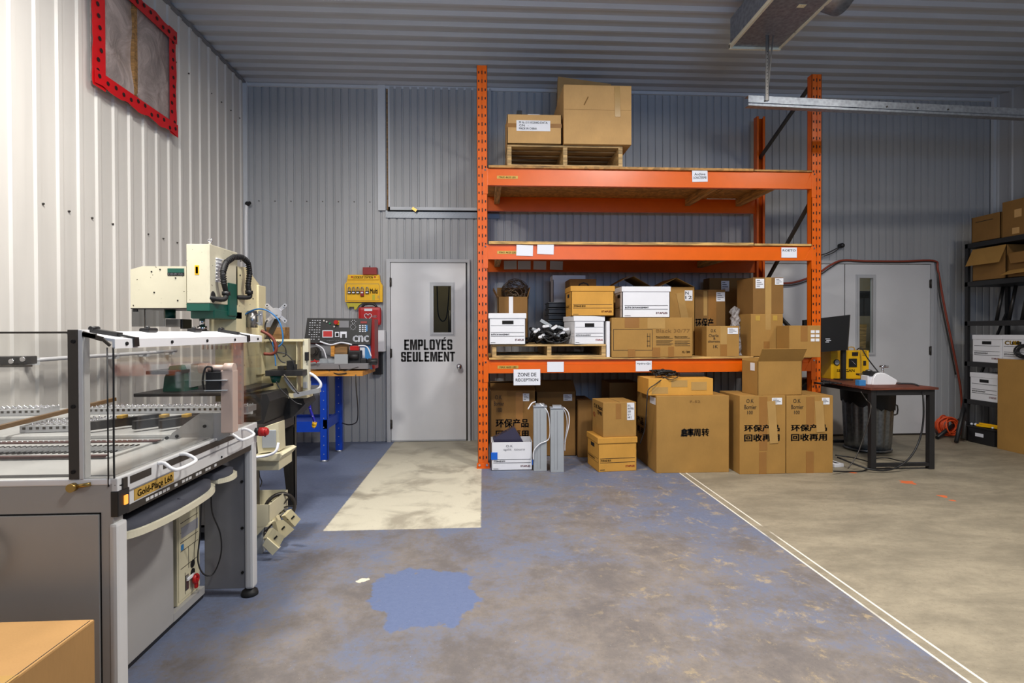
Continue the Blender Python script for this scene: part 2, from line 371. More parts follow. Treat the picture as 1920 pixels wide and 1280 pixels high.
for n, px in ((7, 1424), (8, 1748)):   # lighter flashing beside the doors
    t_ = MB(); a = W(px, 800, YB-.02); t_.box((a.x, YB-.022, 0), (a.x+(.05 if n == 8 else -.05), YB-.002, d2t+.04)); struct(t_, 'trim_%d' % n, 'frame')
# ribbed hatch high on the back wall
a, b = W(728, 393, YB-.04), W(905, 165, YB-.04)
h = tag(MB().box((a.x, YB-.035, a.z), (b.x+.1, YB-.012, a.z+.035)).box((a.x, YB-.035, a.z), (a.x+.02, YB-.012, b.z)).build('door_3', 'trim'), kind='structure')
k = MB(); ribs(k, lambda u, v, q: (u, YB-.03-q, v), a.x+.02, b.x+.1, a.z+.03, b.z, SML, .0915, a.x); k.build('hatch_panel', 'wallb', h)
MB().box((a.x-.022, YB-.014, a.z), (a.x-.003, YB-.011, b.z)).build('edge_gap', 'woodd', h); MB().box((a.x-.01, YB-.04, a.z-.014), (b.x+.1, YB-.012, a.z-.002)).build('lower_gap', 'dark', h)
q = W(777, 392, YB-.06); MB().box((q.x-.03, YB-.07, q.z-.02), (q.x+.03, YB-.04, q.z+.012), rot=Matrix.Rotation(.6, 3, 'Y')).build('latch', 'brass', h)

BLK = {'E': [(0, 0, .38, 1), (0, .82, .95, 1), (0, .41, .86, .59), (0, 0, .95, .18)], 'P': [(0, 0, .38, 1), (0, .82, .88, 1), (0, .36, .88, .54), (.62, .42, 1, .94)],
 'L': [(0, 0, .38, 1), (0, 0, .92, .18)], 'O': [(0, .07, .38, .93), (.62, .07, 1, .93), (.1, 0, .9, .17), (.1, .83, .9, 1)], 'U': [(0, .07, .38, 1), (.62, .07, 1, 1), (.1, 0, .9, .17)],
 'S': [(.1, .84, .9, 1), (0, .56, .38, .93), (.62, .68, 1, .93), (.05, .42, .95, .60), (.62, .07, 1, .48), (.1, 0, .9, .16), (0, .07, .38, .32)], 'T': [(.31, 0, .69, 1), (-.02, .82, 1.02, 1)],
 'Y': [((-.05, 1), (.34, 1), (.5, .62), (.66, 1), (1.05, 1), (.69, .38), (.69, 0), (.31, 0), (.31, .38))], 'N': [(0, 0, .33, 1), (.67, 0, 1, 1), ((.02, 1), (.33, 1), (.98, 0), (.67, 0))],
 'M': [(0, 0, .27, 1), (.73, 0, 1, 1), ((.2, 1), (.38, 1), (.5, .42), (.62, 1), (.8, 1), (.6, 0), (.4, 0))]}
def block_text(mb, word, x0, x1, z0, z1, y):
    ws = [1.4 if c == 'M' else (1.06 if c in 'NOU' else 1) for c in word]; gp = .13; sc = (x1-x0)/(sum(ws)+gp*(len(ws)-1)); x = x0
    for c, w_ in zip(word, ws):
        c2 = 'E' if c == 'É' else c; shp = list(BLK[c2])+([((.38, 1.05), (.56, 1.2), (.92, 1.2), (.62, 1.05))] if c == 'É' else [])
        for r in shp:
            P = [(r[0], r[1]), (r[2], r[1]), (r[2], r[3]), (r[0], r[3])] if not isinstance(r[0], tuple) else r
            mb.prism([(x+u*w_*sc, y, z0+v*(z1-z0)) for u, v in P], (0, -.0008, 0))
        x += (w_+gp)*sc
def panel_with_hole(mb, a, b, ha, hb, y, t):
    """slab a..b (x,z) with a rectangular opening ha..hb"""
    mb.box((a[0], y, a[1]), (ha[0], y+t, b[1])); mb.box((hb[0], y, a[1]), (b[0], y+t, b[1]))
    mb.box((ha[0], y, a[1]), (hb[0], y+t, ha[1])); mb.box((ha[0], y, hb[1]), (hb[0], y+t, b[1]))
def win_in(door, x0, x1, z0, z1, y, t):
    s = .035; k = MB()
    for s, yy in ((.042, y-.006), (.026, y-.014)):
        k.box((x0-s, yy, z0-s), (x1+s, y, z0)).box((x0-s, yy, z1), (x1+s, y, z1+s)).box((x0-s, yy, z0), (x0, y, z1)).box((x1, yy, z0), (x1+s, y, z1))
    k.build('window_trim', 'frame', door); MB().box((x0, y+.018, z0), (x1, y+.022, z1)).build('pane', 'glass', door)
def hinge(door, x, z):
    MB().cyl((x, YB-.052, z-.055), (x, YB-.052, z+.055), .008).box((x-.016, YB-.048, z-.05), (x+.016, YB-.044, z+.05)).build('hinge', 'dsteel', door)
# door_1: staff only
y = YB-.04; a, b = W(734, 824, y), W(873, 493, y)
d = MB(); ga, gb = W(813, 623, y), W(846, 536, y); panel_with_hole(d, (a.x, .012), (b.x, b.z), (ga.x, ga.z), (gb.x, gb.z), y, .04)
d1 = tag(d.build('door_1', 'door'), kind='structure'); win_in(d1, ga.x, gb.x, ga.z, gb.z, y, .04)
k = MB(); k.box((a.x-.05, YB-.05, 0), (a.x-.006, YB+.1, b.z+.045)).box((b.x+.02, YB-.05, 0), (b.x+.05, YB+.1, b.z+.045)).box((a.x-.006, YB-.05, b.z+.006), (b.x+.02, YB+.1, b.z+.045)); k.build('door_frame', 'frame', d1)
MB().box((b.x+.003, YB-.01, 0), (b.x+.02, YB+.05, b.z)).build('door_gap', 'dsteel', d1)
MB().box((a.x, y-.006, .004), (b.x, y+.04, .022)).build('threshold', 'alu', d1)
for py in (529, 662, 795): hinge(d1, a.x-.003, W(733, py, y).z)
k = MB()
q0, q1 = W(758, 656, y), W(848, 636, y); block_text(k, 'EMPLOYÉS', q0.x, q1.x, q0.z, q1.z, y-.001)
q0, q1 = W(752, 678, y), W(853, 659, y); block_text(k, 'SEULEMENT', q0.x, q1.x, q0.z, q1.z, y-.001); k.build('lettering', 'ink', d1)
q = W(861, 687, y); MB().cyl(q+Vector((0, 0, 0)), q+Vector((0, -.012, 0)), .034).cyl(q, q+Vector((0, -.05, 0)), .013).ball(q+Vector((0, -.065, 0)), .031, (1, .75, 1)).build('door_knob', 'chrome', d1)
# things seen through the pane
q = W(828, 620, 7.6); solo(MB().box((q.x-.25, 7.5, 0), (q.x+.3, 7.8, .9)).box((q.x-.2, 7.55, .9), (q.x+.02, 7.7, 1.22), .02).cyl((q.x+.12, 7.6, .9), (q.x+.12, 7.6, 1.6), .03), 'bench_machine', 'dsteel', 'dark machine standing on a bench behind the pane of the staff door', 'machine', (q.x, 7.6, 0))
p = [W(819, 505, 7.4), W(820, 560, 7.4), W(822, 590, 7.4), W(830, 602, 7.4), W(838, 590, 7.4), W(842, 540, 7.4), W(842, 505, 7.4)]
solo(MB().tube(p, .008), 'hanging_cable', 'black', 'black cable hanging in a loop behind the staff door pane', 'cable', p[0])
# door_2: double door, right leaf with a tall pane
a, b = W(1584, 812, y), W(1744, 496, y); d = MB(); ga, gb = W(1610, 661, y), W(1636, 521, y)
panel_with_hole(d, (a.x, .012), (b.x, b.z), (ga.x, ga.z), (gb.x, gb.z), y, .04); d2 = tag(d.build('door_2', 'door'), kind='structure'); win_in(d2, ga.x, gb.x, ga.z, gb.z, y, .04)
c = W(1426, 812, y); MB().box((c.x, y, .012), (a.x-.012, y+.04, b.z)).build('fixed_leaf', 'door', d2)
MB().box((a.x-.012, y+.01, .012), (a.x, y+.03, b.z)).build('leaf_gap', 'dsteel', d2)
k = MB(); k.box((c.x-.05, YB-.05, 0), (c.x-.006, YB+.1, b.z+.045)).box((b.x+.006, YB-.05, 0), (b.x+.045, YB+.1, b.z+.045)).box((c.x-.006, YB-.05, b.z+.006), (b.x+.006, YB+.1, b.z+.045)); k.build('door_frame', 'frame', d2)
MB().box((c.x, y-.004, .002), (b.x, y+.04, .02)).build('threshold', 'dsteel', d2)
for py in (532, 657): hinge(d2, b.x+.003, W(1745, py, y).z)
q0, q1 = W(1606, 592, 7.7), W(1640, 545, 7.7); solo(MB().box((q0.x, 7.7, q0.z), (q1.x+.2, 7.8, q1.z), .01), 'reflected_square', 'black', 'black square put behind the tall pane of the double door as a room reflection', 'reflection', (q0.x, 7.75, q0.z))  # dark square added to stand for a reflection in the pane
q0, q1, q2 = W(1608, 700, 7.1), W(1625, 608, 7.1), W(1612, 608, 7.1)
solo(MB().prism([q0, q0+Vector((.1, 0, 0)), q1, q2], (0, .04, 0)), 'reflected_board', 'wood', 'pale board put behind the tall pane of the double door as a room reflection', 'plank', q0)  # board shape added in place of a reflection on the glass

# window_1: opening closed with insulation, film and red tape
X = XL+.03; c = [L(172, 155, X), L(322, 246, X), L(322, 68, X)]; y0, y1, z0, z1 = c[0].y, c[1].y, c[1].z-.02, c[2].z
z0 = (L(176, 155, X).z+c[1].z)/2
wi = tag(MB().box((XL+.021, y0, z0), (XL+.028, y1, z1)).build('window_1', 'insul'), kind='structure')
k = MB(); n = 22
for i in range(n):       # softly bulging film
    for j in range(16):
        def pt(i, j):
            u, v = i/n, j/16
            return (X+.012+.018*math.sin(u*9+v*3)*math.sin(v*7-u*4)*(1 if 0 < i < n and 0 < j < 16 else 0), y0+.05+(y1-y0-.1)*u, z0+.05+(z1-z0-.1)*v)
        k.quad(pt(i, j), pt(i+1, j), pt(i+1, j+1), pt(i, j+1))
bmesh.ops.remove_doubles(k.b, verts=k.b.verts[:], dist=1e-4)
for f in k.b.faces: f.smooth = True
k.build('plastic_film', 'insul', wi)
ym = L(248, 120, X).y; MB().box((X+.0, ym-.02, z0+.05), (X+.028, ym+.02, z1-.05)).build('mullion', 'woodd', wi)
def strip(p, q, wd, nrm, seed):  # jagged-edged band of tape
    k = MB(); p = Vector(p); q = Vector(q); rr = random.Random(seed); n = 26; nrm = Vector(nrm); prev = None
    for i in range(n+1):
        t = p.lerp(q, i/n); o = wd*(1+(.10*math.sin(i*.9+seed) if seed > 2 else .03*math.sin(i*.5)))+rr.uniform(-.004, .004); cur = (t, t-nrm*o)
        if prev: k.quad(prev[0], cur[0], cur[1], prev[1])
        prev = cur
    bmesh.ops.remove_doubles(k.b, verts=k.b.verts[:], dist=1e-5)
    bmesh.ops.solidify(k.b, geom=k.b.faces[:], thickness=.002); return k
xx = X+.035
for p_, q_, wd, nr, sd in (((xx, y0+.09, z0-.04), (xx, y0+.09, z1+.05), .13, (0, 1, 0), 1), ((xx, y1-.09, z0-.04), (xx, y1-.09, z1+.04), .10, (0, -1, 0), 2),
                           ((xx+.007, y0-.03, z0+.075), (xx+.007, y1+.02, z0+.065), .10, (0, 0, 1), 3), ((xx+.007, y0-.03, z1-.07), (xx+.007, y1+.02, z1-.07), .10, (0, 0, -1), 4)):
    tp = strip(p_, q_, wd, nr, sd).build('red_tape', 'rtape', wi)
    k = MB(); P0, P1 = Vector(p_), Vector(q_); rr = random.Random(sd)
    for i in range(12):
        t = P0.lerp(P1, (i+.5)/12)-Vector(nr)*wd*rr.uniform(.25, .7); t.x += .003; k.cyl(t, t+Vector((.002, 0, 0)), .016, seg=10)
    k.build('tape_print', 'orange2', tp)

# wall screws, conduit and pipe
k = MB()
for i in range(26):
    for zz in (.5, 2.12, 3.75):
        k.cyl((XL+.0, 1.0+.356*i*.6, zz), (XL+.010, 1.0+.356*i*.6, zz), .007, seg=6)
for i in range(22): k.cyl((XL+.16+i*.183, YB, 2.84), (XL+.16+i*.183, YB-.012, 2.84), .006, seg=6)
struct(k, 'trim_9', 'dsteel')
p = [W(463, 480, YB-.05), W(461, 420, YB-.05), W(464, 382, YB-.05)]; p[0].z = .9
t = thing('white_conduit', 'white vertical conduit with a black end cap in the back left corner', 'conduit', p[0])
MB().tube(p, .02, 10).build('tube', 'mwhite', t); q = p[-1]; MB().ball(q, .028).cyl(q, q+Vector((.04, -.03, .005)), .018).build('end_cap', 'black', t)
px_ = XL+.07; p = [L(-60, 699, px_), L(50, 685, px_), L(160, 670, px_), L(262, 656, px_), L(330, 646, px_)]
zz = sum(q.z for q in p)/5; p = [Vector((px_, q.y, zz)) for q in p]; t = thing('wall_pipe', 'thin white pipe running level along the left wall behind the grey machine', 'pipe', p[0])
MB().tube([Vector((px_, .9, zz))]+p+[Vector((px_, 4.6, zz))], .013, 10).build('tube', 'white', t)
for i in range(10): MB().box((XL+.015, 1.6+i*.36, zz-.03), (px_+.01, 1.63+i*.36, zz+.012)).build('pipe_clip', 'trim', t)

# ------------------------------------------------------------------ pallet rack
RX0, RX1, RYF, RYB = F(906, 877).x, 3.285, 5.157, 6.30
rack = thing('pallet_rack', 'tall orange steel pallet rack with three beam levels against the back wall', 'rack', (RX0, RYF, 0))
RW = .10
def upright(x, yf, htop, face):
    """face -1: slotted side towards the room"""
    u = MB(); y0, y1 = (yf, yf+.075) if face < 0 else (yf-.075, yf)
    ff, bk = (y0, y1) if face < 0 else (y1, y0)
    # C section: two front lips with a shallow groove between them
    s = 1 if face < 0 else -1
    u.box((x-RW/2, ff, .01), (x-.006, ff+s*.004, htop)); u.box((x+.006, ff, .01), (x+RW/2, ff+s*.004, htop)); u.box((x-.008, ff+s*.004, .01), (x+.008, ff+s*.009, htop))
    u.box((x-RW/2, y0, .01), (x-RW/2+.004, y1, htop)); u.box((x+RW/2-.004, y0, .01), (x+RW/2, y1, htop))
    u.box((x-RW/2, bk, .01), (x-RW/2+.025, bk-s*.004, htop)); u.box((x+RW/2-.025, bk, .01), (x+RW/2, bk-s*.004, htop))
    o = u.build('upright', 'orange', rack)
    k = MB(); z = .10
    while z < htop-.05:
        for dx, w_, h_ in ((-.031, .006, .014), (0, .004, .022), (.031, .006, .014)):
            k.box((x+dx-w_, ff-s*.0012, z-h_/1.3), (x+dx+w_, ff+s*.001, z+h_/1.3))
        z += .0815
    k.build('slot_pattern', 'orange2', o)
    k = MB(); k.box((x-.062, y0-.03, 0), (x+.062, y1+.02, .008)).box((x-.06, ff-s*.006, .008), (x+.06, ff-s*.001, .05)).build('foot_plate', 'orange', o)
    for dx in (-.035, .035): MB().cyl((x+dx, ff-s*.018, .03), (x+dx, ff-s*.006, .03), .011, seg=6).build('bolt', 'chrome', o)
    return o
HT = 3.835
upright(RX0, RYF, HT, -1); upright(RX1, RYF, HT-.01, -1); upright(RX1, RYB, HT, 1); upright(RX0, RYB, HT, 1)
for x in (RX0, RX1):
    k = None
    for (ya, za), (yb, zb) in (((RYB-.05, 3.35), (RYF+.06, 3.78)), ((RYF+.06, 2.63), (RYB-.05, 1.75)), ((RYB-.05, 1.72), (RYF+.06, 1.10)), ((RYF+.06, .85), (RYB-.05, .25))):
        MB().bar((x, ya, za), (x, yb, zb), .03, .03).build('brace', 'dsteel', rack)
beams = ((.905, 1.032), (1.995, 2.135), (2.70, 2.862))
for z0, z1 in beams:
    for yf, s in ((RYF, 1), (RYB, -1)):
        k = MB(); y = yf
        k.box((RX0+.05, y, z0), (RX1-.05, y+s*.045, z1-.045)); k.box((RX0+.05, y+s*.012, z1-.045), (RX1-.05, y+s*.045, z1), .002)
        k.prism([(RX0+.05, y-s*.002, z0), (RX0+.05, y-s*.002, z1), (RX0+.12, y-s*.002, z0)], (0, s*.006, 0)); k.prism([(RX1-.05, y-s*.002, z0), (RX1-.05, y-s*.002, z1), (RX1-.12, y-s*.002, z0)], (0, s*.006, 0))
        o = k.build('beam', 'orange', rack)
        for sx, x in ((1, RX0), (-1, RX1)):
            k = MB(); k.box((x+sx*.006, y-s*.005, z0-.085), (x+sx*.052, y+s*.002, z1-.001), .002); c = k.build('end_connector', 'orange', o)
            MB().cyl((x+sx*.028, y-s*.011, z1-.02), (x+sx*.028, y-s*.004, z1-.02), .008, seg=8).build('bolt', 'chrome', o) if s > 0 else None
for z0, z1 in beams:
    c = (z0+z1)/2-.005; x = RX0+.14
    st = MB().box((x, RYF-.0025, c-.014), (x+.2, RYF+.001, c+.014)).build('load_sticker', 'gold', rack)
    MB().text('MAX 4620 LBS', fr(x+.02, x+.18, c-.008, c+.008, RYF-.0035), .01).build('lettering', 'ink', st)
def board(name, x0, x1, y0, y1, z0, z1, m, label, grp=None):
    return solo(MB().box((x0, y0, z0), (x1, y1, z1), .003), name, m, label, 'board', (x0, y0, z0), grp)
XM = W(1412, 640, RYF).x
for z1, a_, nm in ((1.032, .022, 'bottom'), (2.135, .03, 'middle'), (2.862, .026, 'top')):
    board('plywood_board', RX0+.06, XM, RYF-.012, RYB-.02, z1+.002, z1+a_, 'wood' if nm != 'top' else 'osb', 'long plywood board covering most of the %s rack shelf' % nm)
    board('plywood_board', XM+.01, RX1-.053, RYF-.006, RYB-.05, z1+.003, z1+a_-.006, 'osb' if nm == 'top' else 'wood', 'short plywood board at the right end of the %s rack shelf' % nm)
JJ = [(1306, 1362, 2, 'middle joist'), (1406, 1440, 2, 'joist nearest the right upright'), (928, 938, 2, 'joist nearest the left upright'), (928, 938, 1, 'joist nearest the left upright'), (1330, 1350, 1, 'joist towards the right')]
for a_, b_x, lv, nm in JJ:
    z1 = beams[lv][1]; x0 = W(a_, 400, 5.9).x; x1 = x0+.06
    solo(MB().box((x0, RYF+.055, z1-.088), (x1, RYB-.055, z1+.001), .003), 'wooden_joist', 'joist', 'pine %s under the %s shelf boards' % (nm, ('bottom', 'middle', 'top')[lv]), 'joist', (x0, RYF+.05, z1-.09))
def sheet(px0, py0, px1, py1, Y, label, text=None, tilt=0, m='paper', name='paper_sheet', cat='sheet', fold=True, grp=None, lines=1, th=.0015):
    a, b = W(px0, py1, Y), W(px1, py0, Y); loc = Vector((a.x, Y, a.z)); wd, hh = b.x-a.x, b.z-a.z
    t = thing(name, label, cat, loc, 0, grp); t.rotation_euler = (0, tilt, 0)
    k = MB(); k.box((0, -th, 0), (wd, 0, hh)); k.build('sheet', m, t, world=False)
    if text:
        k = MB(); ls = text.split('|'); n = len(ls); mx = max(len(s) for s in ls)
        for i, s in enumerate(ls):
            zt = hh*(.78-.62*i/max(n, 1)) if n > 1 else hh*.82; ht = hh*.56/n if n > 1 else hh*.26; ww = wd*.84*min(1, (len(s)+.5)/mx)
            k.text(s, fr(wd/2-ww/2, wd/2+ww/2, zt-ht*.8, zt, -th-.001), .012)
        k.build('lettering', 'ink', t, world=False)
    return t
B = RYF-.0035
sheet(1298, 320, 1327, 341, B, 'white note on the top beam reading Archive', 'Archive|LONGTERME', -.03)
sheet(968, 459, 999, 479, B, 'blank folded note on the middle beam beside the yellow load sticker', tilt=.03)
sheet(1007, 456, 1038, 476, B, 'blank folded note on the middle beam, second from the load sticker', tilt=.03)
sheet(1465, 464, 1494, 483, B, 'white note at the right end of the middle beam with a short word', 'ROETO')
for i, (x, nm) in enumerate(((945, 'first'), (971, 'second'), (1000, 'third'), (1031, 'fourth'))):
    sheet(x, 489, x+24, 505, RYB-.049, 'shaded blank note on the rear middle beam, %s from the left upright' % nm, tilt=.02*(i-1))
sheet(1026, 678, 1057, 697, B, 'blank grey note on the bottom beam above the two metal fixtures')
sheet(1192, 676, 1222, 696, B, 'grey note on the bottom beam with a handwritten word starting Hydro', 'Hydro-Qc')
s = sheet(963, 692, 1013, 722, B-.004, 'plastic sleeve sign hanging from the bottom beam reading ZONE DE RÉCEPTION', 'ZONE DE|RÉCEPTION', name='zone_sign', cat='sign')

# ------------------------------------------------------------------ pallets
def pallet(label, x0, x1, y0, y1, z0, z1):
    t = thing('wooden_pallet', label, 'pallet', (x0, y0, z0)); h = z1-z0
    for i in range(3):
        x = x0+(x1-x0-.04)*i/2; MB().box((x, y0+.005, z0+.018), (x+.04, y1-.005, z1-.018)).build('stringer', 'pallet', t)
    for zz in (z0, z1-.018):
        n = 7 if zz > z0 else 4
        for i in range(n):
            yy = y0+(y1-y0-.09)*i/(n-1); MB().box((x0, yy, zz), (x1, yy+.09, zz+.018), .002).build('deck_board', 'pallet', t)
PY = RYF+.0
a, b = W(919, 669, PY), W(1136, 645, PY); ZD = 1.054; zp = b.z
pallet('weathered wooden pallet on the left of the bottom rack shelf', a.x+.02, b.x, PY, PY+.95, ZD+.001, zp)
a, b = W(951, 300, PY+.05), W(1166, 276, PY+.05); ZT = 2.888; zpt = max(b.z, ZT+.1)
pallet('weathered wooden pallet on the top rack shelf', a.x, b.x, PY+.02, PY+1.0, ZT+.002, zpt)

# ------------------------------------------------------------------ cartons
def cbox(label, pf, Y, dep, m='card', rz=0, z=None, group=None, open_=None, name='cardboard_box', cat='box', tape=(), labels=(), texts=(), h=None, single=False):
    """pf = (left, top, right, bottom) of the front face in the plane y=Y"""
    a, b = W(pf[0], pf[3], Y), W(pf[2], pf[1], Y); z0 = a.z if z is None else z; H = (b.z-z0) if h is None else h; wd = b.x-a.x
    t = thing(name, label, cat, (a.x, Y, z0), rz, group)
    k = MB()
    if open_:
        th = .006; k.box((0, 0, 0), (wd, dep, th)); k.box((0, 0, 0), (wd, th, H)).box((0, dep-th, 0), (wd, dep, H)).box((0, 0, 0), (th, dep, H)).box((wd-th, 0, 0), (wd, dep, H))
    else: k.box((0, 0, 0), (wd, dep, H), .004)
    k.build('body', m, t, world=False)
    if open_:
        for side, ang, ln in open_:
            k = MB(); th = .005; ca, sa = math.cos(ang), math.sin(ang)    # ang 0 = straight up, positive = outwards
            if side == 'f': k.prism([(0, 0, H), (0, -ln*sa, H+ln*ca), (0, -ln*sa+th*ca, H+ln*ca+th*sa), (0, th, H)], (wd, 0, 0))
            if side == 'b': k.prism([(0, dep, H), (0, dep+ln*sa, H+ln*ca), (0, dep+ln*sa-th*ca, H+ln*ca+th*sa), (0, dep-th, H)], (wd, 0, 0))
            if side == 'l': k.prism([(0, 0, H), (-ln*sa, 0, H+ln*ca), (-ln*sa+th*ca, 0, H+ln*ca+th*sa), (th, 0, H)], (0, dep, 0))
            if side == 'r': k.prism([(wd, 0, H), (wd+ln*sa, 0, H+ln*ca), (wd+ln*sa-th*ca, 0, H+ln*ca+th*sa), (wd-th, 0, H)], (0, dep, 0))
            k.build('flap', m, t, world=False)
    elif not single:
        k = MB(); k.box((wd/2-.002, 0.002, H), (wd/2+.002, dep-.002, H+.0008)); k.build('seam', 'ink', t, world=False)
    for i, (u0, v0, u1, v1, mm, tl) in enumerate(tape):
        k = MB(); k.box((u0*wd, -.0012-.0006*i if not tl else -.005, v0*H), (u1*wd, .001, v1*H), rot=Matrix.Rotation(tl, 3, 'Y') if tl else None)
        k.build('tape_strip', mm, t, world=False)
    for u0, v0, u1, v1, s in labels:
        k = MB().box((u0*wd, -.003, v0*H), (u1*wd, 0, v1*H)).build('sticker', 'white', t, world=False)
        k2 = MB(); n = 4; dx = (u1-u0)*wd; dz = (v1-v0)*H
        if s:
            for i, q in enumerate(s.split('|')): 
                m_ = len(s.split('|')); zt = v1*H-dz*(.1+i*.86/m_); k2.text(q, fr(u0*wd+dx*.08, u0*wd+dx*(.08+.84*min(1, len(q)/max(map(len, s.split('|'))))), zt-dz*.6/m_, zt, -.0042), .01)
        else:
            for i in range(4): k2.box((u0*wd+dx*.12, -.0038, v1*H-dz*(.2+.2*i)), (u0*wd+dx*(.5+.35*((i*7) % 3)/2), -.003, v1*H-dz*(.14+.2*i)))
        k2.build('print', 'ink', k, world=False)
    for s, u0, v0, u1, v1, bd, mm in texts:
        MB().text(s, fr(u0*wd, u1*wd, v0*H, v1*H, -.003), bd).build('lettering', mm, t, world=False)
    t['dims'] = (wd, dep, H); return t
def side_text(t, s, u0, v0, u1, v1, bd=.02, mm='ink'):
    wd, dep, H = t['dims']; MB().text(s, lambda u, v: Vector((-.003, dep*(1-u0-(u1-u0)*u), H*(v0+(v1-v0)*v))), bd).build('side_lettering', mm, t, world=False)
def banker(label, pf, Y, dep, m='white', rz=0, z=None, hole=True, word='BOÎTE DE RANGEMENT', lidh=.05, group=None, side=False, lid=True, hole_side=False):
    a, b = W(pf[0], pf[3], Y), W(pf[2], pf[1], Y); z0 = a.z if z is None else z; H = b.z-z0; wd = b.x-a.x
    t = thing('storage_box', label, 'storage box', (a.x, Y, z0), rz, group); t['dims'] = (wd, dep, H); e = .008
    k = MB(); th = .005
    k.box((e, e, 0), (wd-e, dep-e, th)).box((e, e, 0), (wd-e, e+th, H-.002)).box((e, dep-e-th, 0), (wd-e, dep-e, H-.002)).box((e, e, 0), (e+th, dep-e, H-.002)).box((wd-e-th, e, 0), (wd-e, dep-e, H-.002))
    k.build('body', m, t, world=False)
    if lid: MB().box((0, 0, H-lidh), (wd, dep, H), .005).build('lid', m, t, world=False)
    y = e-.002
    if hole: MB().box((wd*.36, y, H-lidh-.055), (wd*.66, e+.001, H-lidh-.02), .012).build('hand_hole', 'dark', t, world=False)
    if hole_side: MB().box((e-.002, dep*.36, H-lidh-.055), (e+.001, dep*.66, H-lidh-.02), .012).build('hand_hole', 'dark', t, world=False)
    k = MB()
    def ln(x0, x1, z, f=.0035):
        k.box((x0, y, z), (x1, e, z+f))
    ln(wd*.06, wd*.94, H*.38); ln(wd*.06, wd*.94, H*.26)
    if hole: ln(wd*.06, wd*.94, H*.60, .002)
    k.text(word, fr(wd*.07, wd*(.55 if len(word) > 12 else .34), H*.30, H*.355, y-.001), .03)
    k.box((wd*.06, y, H*.05), (wd*.18, e, H*.065)); k.build('print', 'ink', t, world=False)
    MB().text('STAPLES', fr(wd*.70, wd*.93, H*.12, H*.175, y-.001), .03).build('brand_print', 'redink', t, world=False)
    if side:
        k = MB(); f = lambda u, v: Vector((e-.003, dep*(.92-.6*u), H*(.30+.055*v)))
        k.text(word, f, .03); k.box((e-.002, dep*.06, H*.38), (e, dep*.94, H*.383)).box((e-.002, dep*.06, H*.26), (e, dep*.94, H*.263)).build('side_print', 'ink', t, world=False)
    return t
ZS = 1.054                       # bottom shelf surface
YF = RYF+.0
# -- on the left pallet
banker('white storage box with a handle slot on the left end of the bottom shelf pallet', (916, 587, 987, 646), YF-.03, .36, z=zp+.001)
t = cbox('open worn carton standing behind the leftmost white storage box', (934, 556, 990, 640), 5.52, .34, 'cardd', z=zp+.001, open_=[('l', .5, .10), ('r', .25, .10), ('b', .1, .12)], tape=[(.36, .45, .50, 1, 'white', 0)])
q = W(966, 545, 5.68); q.z = t.location.z+t['dims'][2]; k = MB()
for i in range(26):
    rr = random.Random(i); R_ = Matrix.Rotation(rr.uniform(0, 6), 3, (rr.uniform(-1, 1), rr.uniform(-1, 1), rr.uniform(-1, 1)))
    pts = [q+Vector((0, 0, .05))+R_ @ Vector((.15*math.cos(a*.5), .13*math.sin(a*.5), .02*math.sin(a*2))) for a in range(12)]
    for p_ in pts: p_.z = max(p_.z, q.z-.06); p_.x = min(max(p_.x, q.x-.15), q.x+.15)
    k.tube(pts, .003, 4, smooth=2)
solo(k, 'wire_tangle', 'wire', 'brown tangle of wire mesh bulging out of the open worn carton', 'wire tangle', q)
t4 = banker('white storage box with a handle slot on the right end of the bottom shelf pallet', (1076, 592, 1137, 647), YF-.02, .36, rz=.14, z=zp+.001, side=True)
k = MB(); rr = random.Random(5); c0 = W(1025, 640, 5.35); c0.z = zp
for i in range(34):
    a0 = rr.uniform(0, 6.28); R0 = rr.uniform(.04, .14); ce = c0+Vector((rr.uniform(-.12, .12), rr.uniform(-.12, .1), rr.uniform(.02, .12)))
    pts = [Vector((ce.x+R0*math.cos(a0+j*.6), ce.y+R0*.7*math.sin(a0+j*.6), max(zp+.012, ce.z+.04*math.sin(j*.9+i)))) for j in range(9)]
    k.tube(pts, .008, 5, smooth=2)
hp = tag(k.build('cable_heap', 'black', loc=c0), 'heap of black power cables with white plugs between the two white boxes on the pallet', 'cables')
for i, (px, py) in enumerate(((1000, 617), (1020, 612), (1036, 616), (1048, 613), (1058, 618), (1012, 632), (1040, 627), (1050, 624), (1003, 622))):
    q = W(px, py, 5.22); MB().bar(q, q+Vector((.045, .02, -.012+.02*(i % 3))), .026, .022).ball(q, .016).build('plug', 'white' if i % 3 else 'greyp', hp)
MB().bar(W(1014, 600, 5.3), W(1034, 612, 5.28), .05, .03).build('connector_block', 'greyp', hp)
k = MB(); q = W(1029, 640, 5.62)
for i in range(7):
    z0 = zp+.002+i*.062; k.box((q.x, 5.62, z0), (q.x+.185, 5.9, z0+.05), .006); k.box((q.x-.008, 5.61, z0+.044), (q.x+.190, 5.91, z0+.056), .003)
solo(k, 'black_crate', 'black', 'stack of black plastic trays behind the cable heap', 'crate', (q.x, 5.62, zp))
